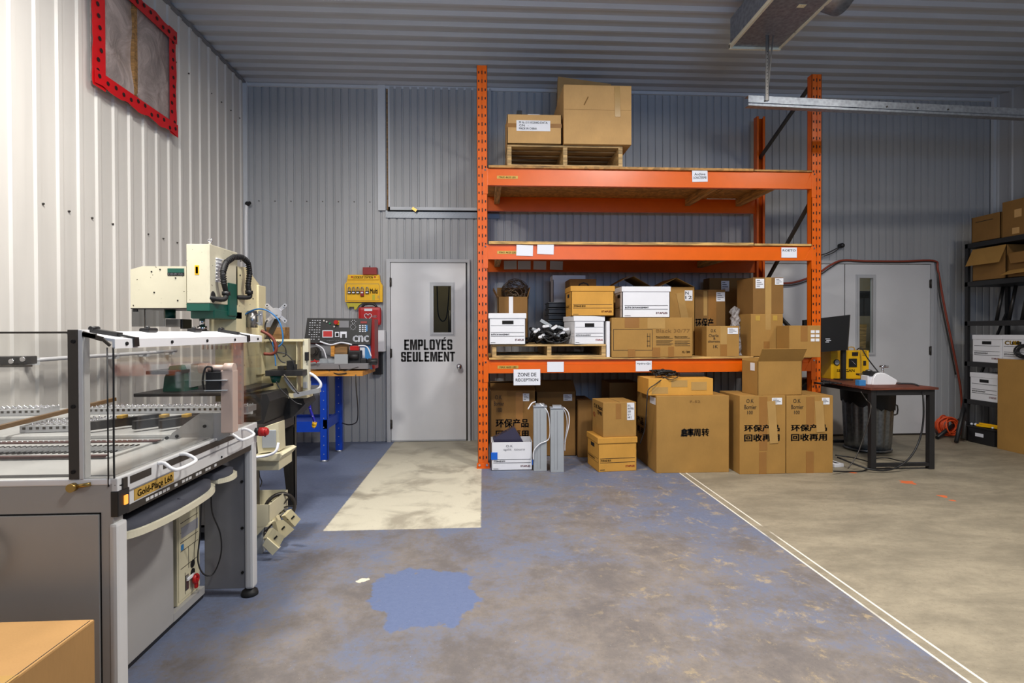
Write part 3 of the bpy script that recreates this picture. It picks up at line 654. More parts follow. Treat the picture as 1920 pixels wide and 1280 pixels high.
# kraft and white boxes on top
zb = t4.location.z+t4['dims'][2]+.001
banker('kraft storage box resting on the right white pallet box', (1070, 536, 1153, 592), YF+.0, .36, 'kraft', z=zb, hole=False, word='STORAGE BOX', side=True, hole_side=True)
banker('tilted white storage box standing high behind the kraft storage box', (1036, 516, 1098, 566), 5.93, .22, 'white', z=zp+.001, hole=False, side=True)
cbox('small brown carton with a black oval mark behind the kraft box', (1068, 523, 1118, 560), 5.58, .3, 'cardd', texts=[('O', .3, .80, .75, .95, 0, 'ink')], single=True, z=zp+.001)
a, b = W(1137, 668, YF-.01), W(1144, 602, YF-.01)
solo(MB().box((a.x+.004, YF+.0, ZS), (b.x, YF+.5, b.z), .003), 'foam_sheet', 'white', 'white foam sheet standing on edge beside the left pallet', 'sheet', (a.x, YF, ZS))
# long printed carton
t = cbox('long printed carton with two text blocks in the middle of the bottom shelf', (1147, 595, 1298, 670), YF-.02, .35, 'card', z=ZS,
  tape=[(.16, .74, .34, 1, 'tape', 0), (.5, .0, .60, .24, 'tape', 0), (.44, .72, .66, 1, 'tapec', 0), (.70, .0, .77, .26, 'tape', 0), (.2, 0, .29, .2, 'tape', 0)],
  texts=[('Black 30/77', .55, .62, .97, .71, 0, 'cardd'), ('Raumschalter', .55, .495, .72, .53, .03, 'ink'), ('Raumverteiler', .78, .495, .94, .53, .03, 'ink'), ('XL 1200', .87, .10, .97, .15, .03, 'ink')])
wd, dep, H = t['dims']; k = MB()
for (x0, x1, z) in ((.02, .5, .70), (.02, .5, .17), (.55, .76, .47), (.78, .97, .47)): k.box((x0*wd, -.0025, z*H), (x1*wd, .001, z*H+.003))
for x in (.02, .5): k.box((x*wd, -.0025, .17*H), (x*wd+.003, .001, .70*H))
for i in range(5):
    k.box((.55*wd, -.0025, (.42-.03*i)*H), ((.76-.02*(i % 3))*wd, .001, (.428-.03*i)*H)); k.box((.78*wd, -.0025, (.40-.03*i)*H), ((.97-.03*(i % 2))*wd, .001, (.408-.03*i)*H))
for i in range(3): k.box((.435*wd, -.0025, (.28+.12*i)*H), (.475*wd, .001, (.29+.12*i)*H))
for x in (.44, .47): k.box((x*wd, -.0025, .25*H), (x*wd+.003, .001, .6*H))
k.build('print', 'ink', t, world=False)
z11 = ZS+H+.001
banker('white storage box without handle slot lying on the long printed carton', (1166, 537, 1258, 593), YF+.0, .3, z=z11, hole=False, side=True, rz=.0, hole_side=True)
cbox('tall carton with a raised flap behind the white storage box without handle slot', (1146, 537, 1222, 668), 5.63, .4, 'card', z=ZS, open_=[('l', -1.05, .22), ('r', -1.05, .22)])
cbox('tall carton with a diagonal tape strip right of the white storage box', (1234, 538, 1303, 668), 5.5, .45, 'card', z=ZS, open_=[('l', -1.1, .22), ('r', -1.1, .22)], tape=[(.58, .38, .78, .92, 'tapec', -.20)], labels=[(.72, .80, .93, .95, 'N|12')])
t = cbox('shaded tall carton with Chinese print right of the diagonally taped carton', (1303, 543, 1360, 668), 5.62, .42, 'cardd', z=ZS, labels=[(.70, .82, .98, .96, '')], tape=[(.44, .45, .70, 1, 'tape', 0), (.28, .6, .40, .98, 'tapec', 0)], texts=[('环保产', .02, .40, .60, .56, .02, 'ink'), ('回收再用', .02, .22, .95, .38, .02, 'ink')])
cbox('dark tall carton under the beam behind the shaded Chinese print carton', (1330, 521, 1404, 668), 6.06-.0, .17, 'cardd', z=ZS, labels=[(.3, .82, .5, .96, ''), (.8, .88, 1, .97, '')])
t = cbox('carton with handwriting and a white sticker before the Chinese print carton', (1325, 611, 1386, 669), YF-.01, .30, 'card', z=ZS, rz=.0, labels=[(.64, .74, .96, .94, '')], tape=[(.42, .02, .62, 1, 'tapec', 0), (.42, 0, .62, .4, 'tape', 0)],
  texts=[('O.K', .12, .80, .28, .90, 0, 'ink'), ('Charlie', .06, .64, .36, .74, 0, 'ink'), ('&', .2, .56, .27, .63, 0, 'ink'), ('alternate', .04, .46, .4, .54, 0, 'ink'), ('1K', .2, .28, .34, .38, 0, 'ink')])
# crumpled wrap
k = MB(); a = W(1370, 668, 5.3); b = W(1402, 573, 5.3); rr = random.Random(3); N_ = 12
gr = [[None]*(N_+1) for _ in range(17)]
for j in range(17):
    for i in range(N_+1):
        an = 2*math.pi*i/N_; v = j/16; rad = (.075*(1-.5*v)+rr.uniform(-.02, .02))*(0.05 if j == 16 else 1)
        gr[j][i] = Vector(((a.x+b.x)/2+rad*math.cos(an)*.85, 5.40+rad*math.sin(an), ZS+.002+(b.z-ZS)*v))
    gr[j][N_] = gr[j][0]
for j in range(16):
    for i in range(N_): k.quad(gr[j][i], gr[j][i+1], gr[j+1][i+1], gr[j+1][i])
bmesh.ops.remove_doubles(k.b, verts=k.b.verts[:], dist=1e-5)
solo(k, 'plastic_wrap', 'wrap', 'crumpled clear plastic wrap wedged between two cartons on the bottom shelf', 'plastic wrap', ((a.x+b.x)/2, 5.34, ZS))
t = cbox('carton with shiny tape under the tallest right carton on the bottom shelf', (1408, 588, 1468, 669), YF+.0, .38, 'card', z=ZS, tape=[(.45, .62, .62, 1, 'tapec', 0), (.14, .84, .28, .96, 'gold', 0), (.68, .84, .82, .96, 'gold', 0), (.4, 0, .58, .35, 'tape', 0)])
cbox('dark carton with two stickers stacked on the shiny taped carton', (1412, 520, 1469, 586), YF+.03, .34, 'cardd', z=t.location.z+t['dims'][2]+.001, tape=[(.40, 0, .60, 1, 'tapec', 0)], labels=[(.08, .70, .36, .96, ''), (.72, .80, .99, .98, '')])
t = cbox('carton with six small white stickers at the right end of the bottom shelf', (1480, 610, 1539, 668), YF-.24, .225, 'card', z=ZS, tape=[(.36, .5, .58, 1, 'tape', 0)])
wd, dep, H = t['dims']; k = MB()
for i in range(2):
    for j in range(3): k.box((wd*(.68+.15*i), -.003, H*(.50+.13*j)), (wd*(.80+.15*i), .001, H*(.59+.13*j)))
k.build('small_stickers', 'white', t, world=False)
# -- under the bottom shelf, on the floor
cj = [('环保产', .10, .42, .62, .52, .02, 'ink'), ('回收再用', .10, .27, .86, .37, .02, 'ink')]
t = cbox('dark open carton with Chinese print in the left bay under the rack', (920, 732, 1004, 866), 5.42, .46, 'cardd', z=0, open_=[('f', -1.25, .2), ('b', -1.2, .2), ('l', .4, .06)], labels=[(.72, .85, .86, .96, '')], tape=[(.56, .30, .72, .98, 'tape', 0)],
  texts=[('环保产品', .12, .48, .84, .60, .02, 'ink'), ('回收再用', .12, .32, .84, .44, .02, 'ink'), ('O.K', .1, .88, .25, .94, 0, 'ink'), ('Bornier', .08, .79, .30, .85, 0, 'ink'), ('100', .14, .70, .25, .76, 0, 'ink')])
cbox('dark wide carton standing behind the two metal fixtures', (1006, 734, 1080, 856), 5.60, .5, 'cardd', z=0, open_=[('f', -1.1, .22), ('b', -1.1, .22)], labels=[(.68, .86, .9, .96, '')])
t = banker('open white storage box with blue tape at the foot of the left upright', (920, 828, 1000, 882), 5.045, .29, z=0, hole=False, word='STORAGE BOX', lid=False)
wd, dep, H = t['dims']; MB().text('O.K', fr(wd*.36, wd*.52, H*.82, H*.90, .004), 0).text('split  tours', fr(wd*.3, wd*.8, H*.68, H*.78, .004), 0).build('handwriting', 'mdk', t, world=False)
MB().box((.004, .003, H*.38), (wd*.16, .009, H*.64), .02).box((wd*.97, .003, H*.18), (wd-.004, .009, H*.36)).build('blue_tape', 'btape', t, world=False)
k = MB(); q = W(960, 826, 5.2); k.prism([W(930, 840, 5.12), W(924, 822, 5.12), W(965, 801, 5.12), W(982, 830, 5.12), W(978, 845, 5.12)], (0, .10, 0)); solo(k, 'foil_bag', 'bag', 'dark shiny antistatic bag sticking out of the open white storage box', 'bag', q)
def fixture(label, x0, x1, yt, yb):
    Y = F((x0+x1)/2, yb).y; a, b = W(x0, yb, Y), W(x1, yt, Y); t = thing('metal_fixture', label, 'light fixture', (a.x, Y, 0)); c = (a.x+b.x)/2
    MB().box((a.x, Y, 0), (b.x, Y+.075, b.z), .003).build('housing', 'greyp', t)
    k = MB(); k.box((c-.002, Y-.0008, .02), (c+.002, Y, b.z-.02)).box((a.x+.03, Y-.0008, .02), (a.x+.032, Y, b.z-.02)).build('seam', 'mdk', t)
    MB().box((a.x-.004, Y-.006, b.z), (b.x+.004, Y+.08, b.z+.012)).box((a.x+.02, Y+.01, b.z+.012), (b.x-.02, Y+.06, b.z+.03)).build('end_cap', 'alu', t); return t
fx = fixture('grey metal light fixture on end, the left one under the rack', 1001, 1025, 763, 883)
fy = fixture('grey metal light fixture on end, the right one under the rack', 1033, 1057, 766, 885)
k = MB(); Y = 5.02; k.tube([W(1004, 753, Y+.05), W(997, 756, Y), W(990, 767, Y-.02)], .006).build('white_lead', 'white', fx)
MB().tube([W(1012, 756, Y), W(1028, 775, Y-.02), W(1030, 820, Y-.02), W(1012, 832, Y-.03), W(1001, 845, Y-.03), W(1000, 862, Y-.03)], .005).build('white_lead', 'white', fx)
MB().tube([W(1058, 764, Y), W(1066, 775, Y-.01), W(1067, 795, Y-.01), W(1060, 825, Y-.01), W(1059, 845, Y-.01)], .005).tube([W(1056, 765, Y), W(1062, 780, Y), W(1063, 800, Y), W(1058, 830, Y)], .004).build('white_lead', 'white', fy)
t = banker('kraft storage box on the floor between the fixtures and the largest carton', (1121, 820, 1198, 884), 4.925, .36, 'kraft', z=0, hole=False, word='STORAGE BOX', side=True, lidh=.055, hole_side=True, rz=.10)
z1 = t['dims'][2]+.001
t = cbox('carton with a long white sticker on the floor kraft storage box', (1131, 754, 1195, 826), 4.95, .34, 'card', z=z1, rz=.10, labels=[(.72, .48, .94, .98, 'DE L|MONTREAL|2050|QC 1|H4R 2')], tape=[(.38, .52, .54, .96, 'tape', 0)])
side_text(t, 'O.K Basic', .2, .76, .95, .88); side_text(t, 'TP40', .5, .6, .9, .72); side_text(t, 'Q', .12, .48, .3, .62, .02, 'redink')
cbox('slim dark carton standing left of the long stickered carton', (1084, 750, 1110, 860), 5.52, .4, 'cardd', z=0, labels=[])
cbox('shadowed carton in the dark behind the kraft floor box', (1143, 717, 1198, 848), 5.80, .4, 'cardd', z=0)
t = cbox('largest carton on the floor with one short Chinese word', (1231, 741, 1367, 886), F(1300, 886).y, .62, 'card', z=0, texts=[('启率', .34, .475, .505, .575, .075, 'ink'), ('周转', .51, .475, .72, .575, .02, 'ink'), ('F-52', .46, .91, .60, .94, 0, 'cardd')], labels=[])
side_text(t, '产品', 0, .52, .36, .62, .02); side_text(t, '再用', 0, .38, .36, .48, .02); wd, dep, H = t['dims']
MB().box((-.003, dep*.05, H*.88), (0, dep*.3, H*.97)).build('sticker', 'white', t, world=False)
zt = H+.001; Yb = t.location.y
t = cbox('flat tan carton covered with tape lying on the largest floor carton', (1216, 709, 1337, 741), Yb+.03, .36, 'kraft', z=zt, tape=[(.05, .1, .3, .5, 'tapec', 0), (.35, .5, .6, .9, 'tapec', 0), (.66, .3, .9, .8, 'tapec', 0)])
zt2 = zt+t['dims'][2]+.003
q = W(1275, 706, Yb+.2); q.z = zt2
t = thing('docking_device', 'flat black device lying on the flat tan carton', 'device', q)
MB().box(q, q+Vector((.24, .16, .035)), .006).build('case', 'black', t); MB().box(q+Vector((.01, -.001, .012)), q+Vector((.23, 0, .02))).build('front_slot', 'dsteel', t)
k = MB(); rr = random.Random(8); c = W(1245, 706, Yb+.15)
for i in range(9):
    pts = [Vector((c.x+rr.uniform(-.12, .10), Yb+.12+rr.uniform(-.05, .12), zt2+.012+rr.uniform(0, .06))) for _ in range(5)]; k.tube(pts, .006, 6)
k.tube([Vector((c.x-.02, Yb+.06, zt2+.01)), Vector((c.x-.13, Yb+.0, zt2-.05)), Vector((c.x-.2, Yb-.012, zt2-.1)), Vector((c.x-.22, Yb-.03, zt-.05)), Vector((c.x-.21, Yb+.06, zt-.3)), Vector((c.x-.24, Yb+.12, .25))], .005, 6)
k.tube([Vector((c.x-.06, Yb+.05, zt2+.02)), Vector((c.x+.02, Yb+.015, zt2-.01)), Vector((c.x+.09, Yb+.02, zt2+.02)), Vector((c.x+.12, Yb+.1, zt2+.05))], .004, 6)
solo(k, 'power_cable', 'black', 'tangled black power cable on the flat tan carton and down its left side', 'cable', c)
twt = [('环保产品', .10, .545, .86, .63, .022, 'ink'), ('回收再用', .10, .42, .86, .51, .022, 'ink'), ('O.K', .14, .91, .30, .96, 0, 'ink'), ('Bornier', .10, .83, .36, .885, 0, 'ink'), ('100', .16, .765, .28, .81, 0, 'ink')]
for nm, x0, x1, v0, dl in (('left', 1387, 1473, .39, 0), ('right', 1474.5, 1562, .53, .004)):
    t = cbox('tall Chinese print carton with a crooked tape strip, %s one of the pair' % nm, (x0, 741, x1, 887), 4.775, .42, 'card', z=0,
      tape=[(.42, .60 if nm == 'right' else .30, .60, .985, 'tape', 0), (.62, v0, .80, .93, 'tapec', -.07), (.42, 0, .58, .28, 'tape', 0)], texts=twt, labels=[(.70 if nm == 'left' else .76, .885, .92, .97, '')])
    H2 = t['dims'][2]
t = cbox('open carton with a raised front flap on top of the pair of tall cartons', (1421, 677, 1508, 742), 4.78, .26, 'card', z=H2+.002, rz=.08, open_=[('b', .0, .02), ('r', .7, .05), ('f', .55, .135)])
wd, dep, H = t['dims']; MB().box((-.003, dep*.2, H*.72), (0, dep*.45, H*.95)).build('sticker', 'white', t, world=False)
# -- top shelf
t = cbox('carton with a printed white address sticker on the top shelf pallet', (951, 216, 1053, 276), PY+.0, .45, 'cardl', z=zpt+.001, open_=[('b', .2, .08)], labels=[(.17, .44, .79, .80, 'PI N.-2111023082-DATA|C/N   -|MADE IN CHINA')], tape=[(0, .56, 1, .70, 'tape', 0)])
H = t['dims'][2]; zq = zpt+H; x0 = t.location.x
t = thing('spare_parts', 'grey and black plastic parts heaped in the stickered top shelf carton', 'parts', (x0+.3, PY+.2, zpt+.02))
MB().box((x0+.10, PY+.1, zpt+.02), (x0+.15, PY+.2, zq+.08), .005).box((x0+.40, PY+.15, zpt+.05), (x0+.50, PY+.3, zq+.05), .01).build('black_part', 'black', t)
MB().ball((x0+.25, PY+.2, zq+.0), .12, (1, .8, .5)).ball((x0+.38, PY+.2, zq-.02), .10, (1.2, .8, .5)).build('grey_part', 'greyp', t)
MB().box((x0+.2, PY+.06, zpt+.02), (x0+.32, PY+.075, zq+.03), .003).build('paper_part', 'paper', t)
t = cbox('largest pale carton on the top shelf pallet', (1057, 161, 1184, 276), PY-.02, .75, 'cardl', z=zpt+.001, tape=[(.75, .47, .83, .985, 'tapec', -.02)])
wd, dep, H = t['dims']; k = MB(); k.bar((wd*.30, -.002, H*.66), (wd*.36, -.002, H*.80), .004, .01); k.box((0.004, -.001, H*.58), (wd-.004, .001, H*.583)).build('scuff', 'cardd', t, world=False)
a = W(1041, 280, PY+.82); k = MB(); p0 = Vector((a.x, PY+.78, zpt)); zz = W(1045, 149, PY+.85).z
k.prism([p0, p0+Vector((.62, 0, 0)), Vector((p0.x+.62, p0.y, zz-.07)), Vector((p0.x+.03, p0.y, zz))], (0, .06, 0)); solo(k, 'cardboard_slab', 'cardl', 'tall flat carton leaning behind the largest top shelf carton', 'box', p0)

def bp(k, x0, y0, x1, y1, Y, dep, bev=0):      # box whose front face spans the given corners in the plane y=Y
    a, b = W(x0, y1, Y), W(x1, y0, Y); k.box((a.x, Y, a.z), (b.x, Y+dep, b.z), bev); return k
# ------------------------------------------------------------------ grey pick-and-place machine, left foreground
MX, MY0, MY1, MZ = -1.137, 1.68, 2.67, .855
SH_Y = Vector((0, .055, 0)); W_, L_0 = W, L; before = set(C.objects)     # machine coordinates start 5.5 cm nearer; moved at the end
def W(px, py, Y): return W_(px, py, Y+.055)-SH_Y
def L(px, py, X): return L_0(px, py, X)-SH_Y
mc = thing('placement_machine', 'large grey assembly machine with a clear acrylic cover in the left foreground', 'machine', (MX, MY0, 0))
def mp(k, name, mat, parent=None): return k.build(name, mat, parent or mc)
mp(MB().box((-2.5, MY0, .0), (MX-.012, MY0+.045, MZ-.012), .004), 'end_frame', 'mgrey')
e = mp(MB().box((-2.46, MY0-.006, .03), (-1.19, MY0+.001, .745), .002), 'end_panel', 'mgrey')
mp(MB().box((-2.46, MY0-.001, .745), (-1.186, MY0, .75)).box((-1.19, MY0-.001, .03), (-1.186, MY0, .75)), 'panel_gap', 'dark', e)
q = W(2, 1040, MY0); mp(MB().tube([(q.x-.04, MY0-.01, q.z+.10), (q.x-.0, MY0-.03, q.z+.05), (q.x+.008, MY0-.035, q.z), (q.x-.03, MY0-.03, q.z-.08)], .009), 'latch', 'brass', e)
mp(MB().box((MX-.024, MY0-.005, 0.0), (MX, MY0+.048, MZ-.14), .010), 'corner_post', 'mlight')
oy0, oy1 = 2.405, MY1
mp(MB().box((-1.40, MY0+.05, .022), (-1.375, oy0, .74), .003).box((-1.40, oy0, .022), (-1.375, MY1, .058)), 'side_panel', 'mgrey')
mp(MB().box((-1.62, oy0-.004, .05), (-1.402, oy0, .74)).box((-2.3, oy0, .05), (-1.402, MY1, .056)).box((-2.3, oy0, .05), (-2.28, MY1, .74)), 'cabinet_lining', 'mdk')
mp(MB().box((-1.41, MY0+.05, 0), (-1.382, MY1, .024)), 'plinth', 'black')
lp = mp(MB().box((-1.375, MY1, .04), (MX-.035, MY1+.04, .76), .003), 'leg_panel', 'mdk')
mp(MB().box((MX-.04, MY1-.012, .04), (MX, MY1+.045, .77), .012), 'corner_post', 'mlight')
for z in (.12, .34, .57): mp(MB().cyl((MX-.055, MY1-.005, z), (MX-.055, MY1, z), .007, seg=10), 'bolt', 'dark', lp)
q = (MX-.03, MY1+.02); mp(MB().lathe([(0, .042), (.02, .04), (.024, .03), (.036, .022), (.04, .008), (.04, 0), (0, 0)], (q[0], q[1], 0)), 'foot', 'rubber')
# rail along the front
mp(MB().box((MX-.14, MY0, .80), (MX, MY1+.05, MZ), .004), 'track_rail', 'mlight')
k = MB(); k.box((MX, MY0+.06, .822), (MX+.0015, MY0+.17, .846)).box((MX, MY0+.24, .822), (MX+.0015, MY1-.2, .846)).box((MX, MY0+.02, .816), (MX+.006, MY0+.04, .85)); mp(k, 'track_slot', 'dsteel')
r1 = mp(MB().box((MX-.12, MY0+.055, .754), (MX-.002, MY1+.05, .803), .002), 'front_rail', 'mlight')
mp(MB().box((MX-.003, MY0+.05, .799), (MX+.001, MY1+.05, .803)), 'rail_groove', 'mdk', r1)
a, b = L(252, 918, MX), L(326, 880, MX); g_ = mp(MB().box((MX-.002, a.y, .760), (MX, b.y, .797), .008), 'name_plate', 'gold', r1)
mp(MB().text('Gold-Place L60', fs(a.y+.015, b.y-.012, .768, .790, MX+.001), .02), 'lettering', 'tick', g_)
k = MB()
for yy in (1.70, 2.15, 2.62): k.cyl((MX-.004, yy+.2, .765), (MX+.001, yy+.2, .765), .005, seg=8)
mp(k, 'rail_screws', 'dark', r1)
dsr = mp(MB().box((MX-.12, MY0+.055, .728), (MX-.006, MY1, .754)), 'trim_strip', 'dsteel')
k = MB(); rr = random.Random(2); yy = MY0+.15
while yy < MY1-.35:
    k.box((MX-.0065, yy, .736), (MX-.005, yy+.018, .746)); yy += rr.choice((.024, .024, .05))
mp(k, 'print', 'mlight', dsr)
sw = mp(MB().box((MX-.02, MY0-.002, .735), (MX+.004, MY0+.052, .815), .003), 'power_switch', 'black')
led = NT('lit_rocker'); led.b.inputs['Emission Color'].default_value = (1, .35, .05, 1); led.b.inputs['Emission Strength'].default_value = 1.2; led.fin((.7, .2, .03, 1), .3)
mp(MB().box((MX+.004, MY0+.022, .765), (MX+.009, MY0+.038, .795), .002), 'rocker', led.m, sw)
q = L(488, 810, MX-.0); q = Vector((MX-.0, MY1+.03, .81))
mp(MB().cyl(q, q+Vector((.02, 0, 0)), .02).build('collar', 'black', mc) and MB().cyl(q+Vector((.02, 0, 0)), q+Vector((.05, 0, 0)), .022).cyl(q+Vector((.05, 0, 0)), q+Vector((.06, 0, 0)), .022, .016), 'emergency_stop', 'red')
# arm rests
def rest(pts, nm):
    lo = MB().prism([(x, y, .640) for x, y in pts], (0, 0, .022)); bmesh.ops.bevel(lo.b, geom=lo.b.edges[:], offset=.004, segments=2, affect='EDGES'); o = mp(lo, 'arm_rest', 'cream')
    cx = -1.25; k = MB(); P = [(x-.012 if x > -1.28 else x, y+(.012 if y < 2 else -.012)) for x, y in pts]
    Q = [(x-.035 if x > -1.28 else x, y+(.03 if y < 2 else -.03)) for x, y in pts]
    k.b.faces.new([k.b.verts.new((x, y, .66)) for x, y in P]); 
    A = [k.b.verts.new((x, y, .66)) for x, y in P]; B2 = [k.b.verts.new((x, y, .682)) for x, y in P]; D2 = [k.b.verts.new((x, y, .692)) for x, y in Q]; n = len(A)
    for i in range(n):
        for U, V in ((A, B2), (B2, D2)): f = k.b.faces.new((U[i], U[(i+1) % n], V[(i+1) % n], V[i])); f.smooth = True
    k.b.faces.new(D2); mp(k, 'pad', 'pad', o)
def smooth_poly(c, n=6):
    o = []
    for i in range(len(c)-1):
        a, b, d, e_ = c[max(i-1, 0)], c[i], c[i+1], c[min(i+2, len(c)-1)]
        for s_ in range(n):
            t = s_/n; o.append(tuple(.5*((2*b[j])+(d[j]-a[j])*t+(2*a[j]-5*b[j]+4*d[j]-e_[j])*t*t+(3*b[j]-a[j]-3*d[j]+e_[j])*t**3) for j in (0, 1)))
    return o+[c[-1]]
rest(smooth_poly([(-1.175, 1.735), (-1.15, 1.745), (-1.122, 1.80), (-1.103, 1.92), (-1.10, 2.08), (-1.112, 2.22), (-1.15, 2.31), (-1.20, 2.33)])+[(-1.33, 2.33), (-1.33, 1.735)], 1)
rest(smooth_poly([(-1.17, 2.375), (-1.14, 2.41), (-1.132, 2.46), (-1.15, 2.52), (-1.2, 2.55)])+[(-1.33, 2.55), (-1.33, 2.375)], 2)
mp(MB().tube([L(396, 915, -1.25), L(398, 960, -1.25), L(413, 1000, -1.25), L(414, 1040, -1.27), L(400, 1075, -1.30), L(382, 1076, -1.33), L(371, 1050, -1.36), L(375, 1000, -1.365), L(378, 930, -1.365)], .0035, 6), 'hanging_lead', 'black')
# handles
for y0_, y1_ in ((1.89, 2.03), (2.41, 2.545)):
    k = MB(); z = .85; X_ = MX
    k.tube([(X_, y0_, z), (X_+.022, y0_, z), (X_+.05, y0_-.005, z-.018), (X_+.06, y0_+.02, z-.026), (X_+.06, y1_-.02, z-.026), (X_+.05, y1_+.005, z-.018), (X_+.022, y1_, z), (X_, y1_, z)], .0065, 10, smooth=4); mp(k, 'handle', 'mwhite')
# cover
LX = MX-.01; k = MB(); k.prism([(LX, MY0+.01, 1.258), (LX, MY0+.01, 1.288), (LX-.145, MY0+.01, 1.312), (LX-.145, MY0+.01, 1.304), (LX-.008, MY0+.01, 1.280), (LX-.008, MY0+.01, 1.258)], (0, 1.12, 0))
bar = mp(k, 'cover_bar', 'mwhite')
for px in (237, 322, 388, 440, 483): q = L(px, 640, LX); mp(MB().cyl((LX-.002, q.y, 1.273), (LX+.004, q.y, 1.273), .006, seg=10), 'bolt', 'dark', bar)
for yy in (1.775, 2.63):
    k = MB(); k.bar((LX-.13, yy, 1.316), (LX-.04, yy, 1.302), .03, .012); k.bar((LX-.045, yy, 1.302), (LX+.004, yy+.012, 1.290), .024, .005).bar((LX+.003, yy+.012, 1.292), (LX+.003, yy+.014, 1.262), .026, .005, up=(1, 0, 0)).cyl((LX-.12, yy-.018, 1.322), (LX-.12, yy+.018, 1.322), .007)
    mp(k, 'hinge_bracket', 'black', bar)
for yy in (2.08, 2.41): mp(MB().box((LX-.15, yy-.03, 1.308), (LX-.115, yy+.035, 1.325), .006).ball((LX-.13, yy-.01, 1.325), .009), 'clamp', 'black', bar)
a, b = W(131, 905, MY0), W(155, 618, MY0); mp(MB().box((a.x, MY0-.004, MZ-.0), (b.x-.012, MY0+.0, b.z)), 'cover_post', 'dsteel'); mp(MB().box((b.x-.012, MY0-.004, MZ), (b.x, MY0+.03, b.z), .002), 'cover_post', 'mlight')
q = W(140, 912, MY0); mp(MB().cyl((q.x, MY0-.02, q.z), (q.x, MY0-.002, q.z), .013).cyl((q.x, MY0-.004, q.z), (q.x+.05, MY0-.004, q.z+.008), .006), 'clamp_screw', 'brass')
for py in (640, 762, 884): q = W(139, py, MY0); mp(MB().cyl((q.x, MY0-.007, q.z), (q.x, MY0-.003, q.z), .006, seg=10), 'bolt', 'dark')
mp(MB().box((-2.4, MY0-.002, 1.306), (a.x, MY0+.006, 1.312)), 'cover_edge', 'dsteel')
mp(MB().bar((b.x, MY0+.0, 1.306), (LX-.03, MY0+.0, 1.288), .006, .014).bar((b.x-.005, MY0+.0, 1.302), (b.x+.04, MY0+.0, 1.298), .006, .014).bar((LX-.03, MY0, 1.288), (LX-.008, MY0, 1.268), .006, .008), 'cover_edge', 'dsteel')
mp(MB().box((-2.4, MY0, MZ), (a.x, MY0+.004, 1.306)), 'end_glazing', 'acryl')
mp(MB().prism([(b.x, MY0+.001, MZ), (b.x, MY0+.001, 1.305), (LX-.03, MY0+.001, 1.286), (LX-.006, MY0+.001, 1.262), (LX-.006, MY0+.001, MZ)], (0, .004, 0)), 'end_glazing', 'acryl')
mp(MB().box((LX-.005, MY0+.01, .80+.056), (LX-.001, MY0+1.12, 1.262)), 'side_glazing', 'acryl')
mp(MB().box((LX-.14, MY0+1.12, MZ), (LX, MY0+1.124, 1.29)), 'end_glazing', 'acryl')
mp(MB().tube([(LX-.004, MY0+.008, 1.262), (LX-.002, MY0+.006, 1.2), (LX-.002, MY0+.004, .87), (LX+.006, MY0+.004, .835), (LX+.011, MY0+.03, .828)], .0028, 6, smooth=3).tube([(LX-.016, MY0-.001, 1.262), (LX-.016, MY0-.001, .83)], .0022, 6), 'seal', 'rubber')
a, b = W(440, 785, MY1), W(453, 641, MY1); mp(MB().box((a.x, MY1-.01, MZ), (b.x, MY1+.02, b.z)), 'cover_post', 'mgrey')
# bed
mp(MB().box((-2.45, MY0, MZ-.10), (MX-.141, 2.32, MZ-.002)), 'bed', 'bedg')
mp(MB().box((-2.45, MY0-.002, MZ-.02), (MX-.02, MY0+.012, MZ), .004), 'bed_edge', 'mwhite')
mp(MB().box((-2.4, 1.715, MZ-.002), (-1.30, 1.745, MZ-.0005)), 'bed_slot', 'black')
fb = mp(MB().box((-2.4, 1.96, MZ-.002), (-1.345, 2.29, MZ+.006), .002), 'feeder_bank', 'bedg')
k = MB(); k.box((-2.4, 1.955, MZ+.002), (-1.36, 1.975, MZ+.012), .003).box((-2.4, 2.21, MZ+.006), (-1.335, 2.25, MZ+.010)); mp(k, 'feeder_strip', 'strip', fb)
k = MB(); k2 = MB()
for i in range(48):
    x = -1.375-i*.0205; k.bar((x-.008, 2.02, MZ+.0075), (x+.008, 2.15, MZ+.0075), .0065, .003); k.cyl((x+.009, 2.155, MZ+.006), (x+.009, 2.155, MZ+.0095), .0045, seg=8); k2.bar((x+.002, 2.045, MZ+.009), (x+.011, 2.13, MZ+.009), .0035, .004)
    k2.ball((x, 2.23, MZ+.011), .0035, seg=6)
mp(k, 'feeder_pattern', 'dark', fb); mp(k2, 'feeder_tab_pattern', 'alu', fb)
mp(MB().box((-2.45, 2.32, MZ-.10), (-1.30, 2.95, MZ+.018), .012), 'platform', 'bedg')
mp(MB().prism([W(300, 862, 2.31), W(322, 812, 2.31), W(372, 776, 2.31), W(432, 772, 2.31), W(432, 815, 2.31), W(350, 856, 2.31)], (0, .02, 0)), 'inner_guard', 'mgrey')
mp(MB().box((MX-.145, MY0+.03, MZ), (MX-.03, 2.33, MZ+.004)), 'inner_deck', 'mgrey')
for px, py in ((312, 821), (331, 818), (383, 799)): q = W(px, py, 2.305); mp(MB().cyl(q, q+Vector((0, .006, 0)), .007, seg=10), 'bolt', 'dark')
k = MB(); bp(k, 414, 694, 436, 812, 2.25, .05, .004); sc_ = mp(k, 'reflection_column', 'salmon')  # column stands in for the orange upright's reflection in the acrylic
k = MB(); a, b = W(378, 690, 2.27), W(436, 690, 2.27); k.cyl(a, b, .014).cyl(a+Vector((-.006, 0, 0)), a+Vector((.03, 0, 0)), .022).cyl(b-Vector((.03, 0, 0)), b+Vector((.008, 0, 0)), .022); mp(k, 'gantry_roller', 'salmon', sc_)
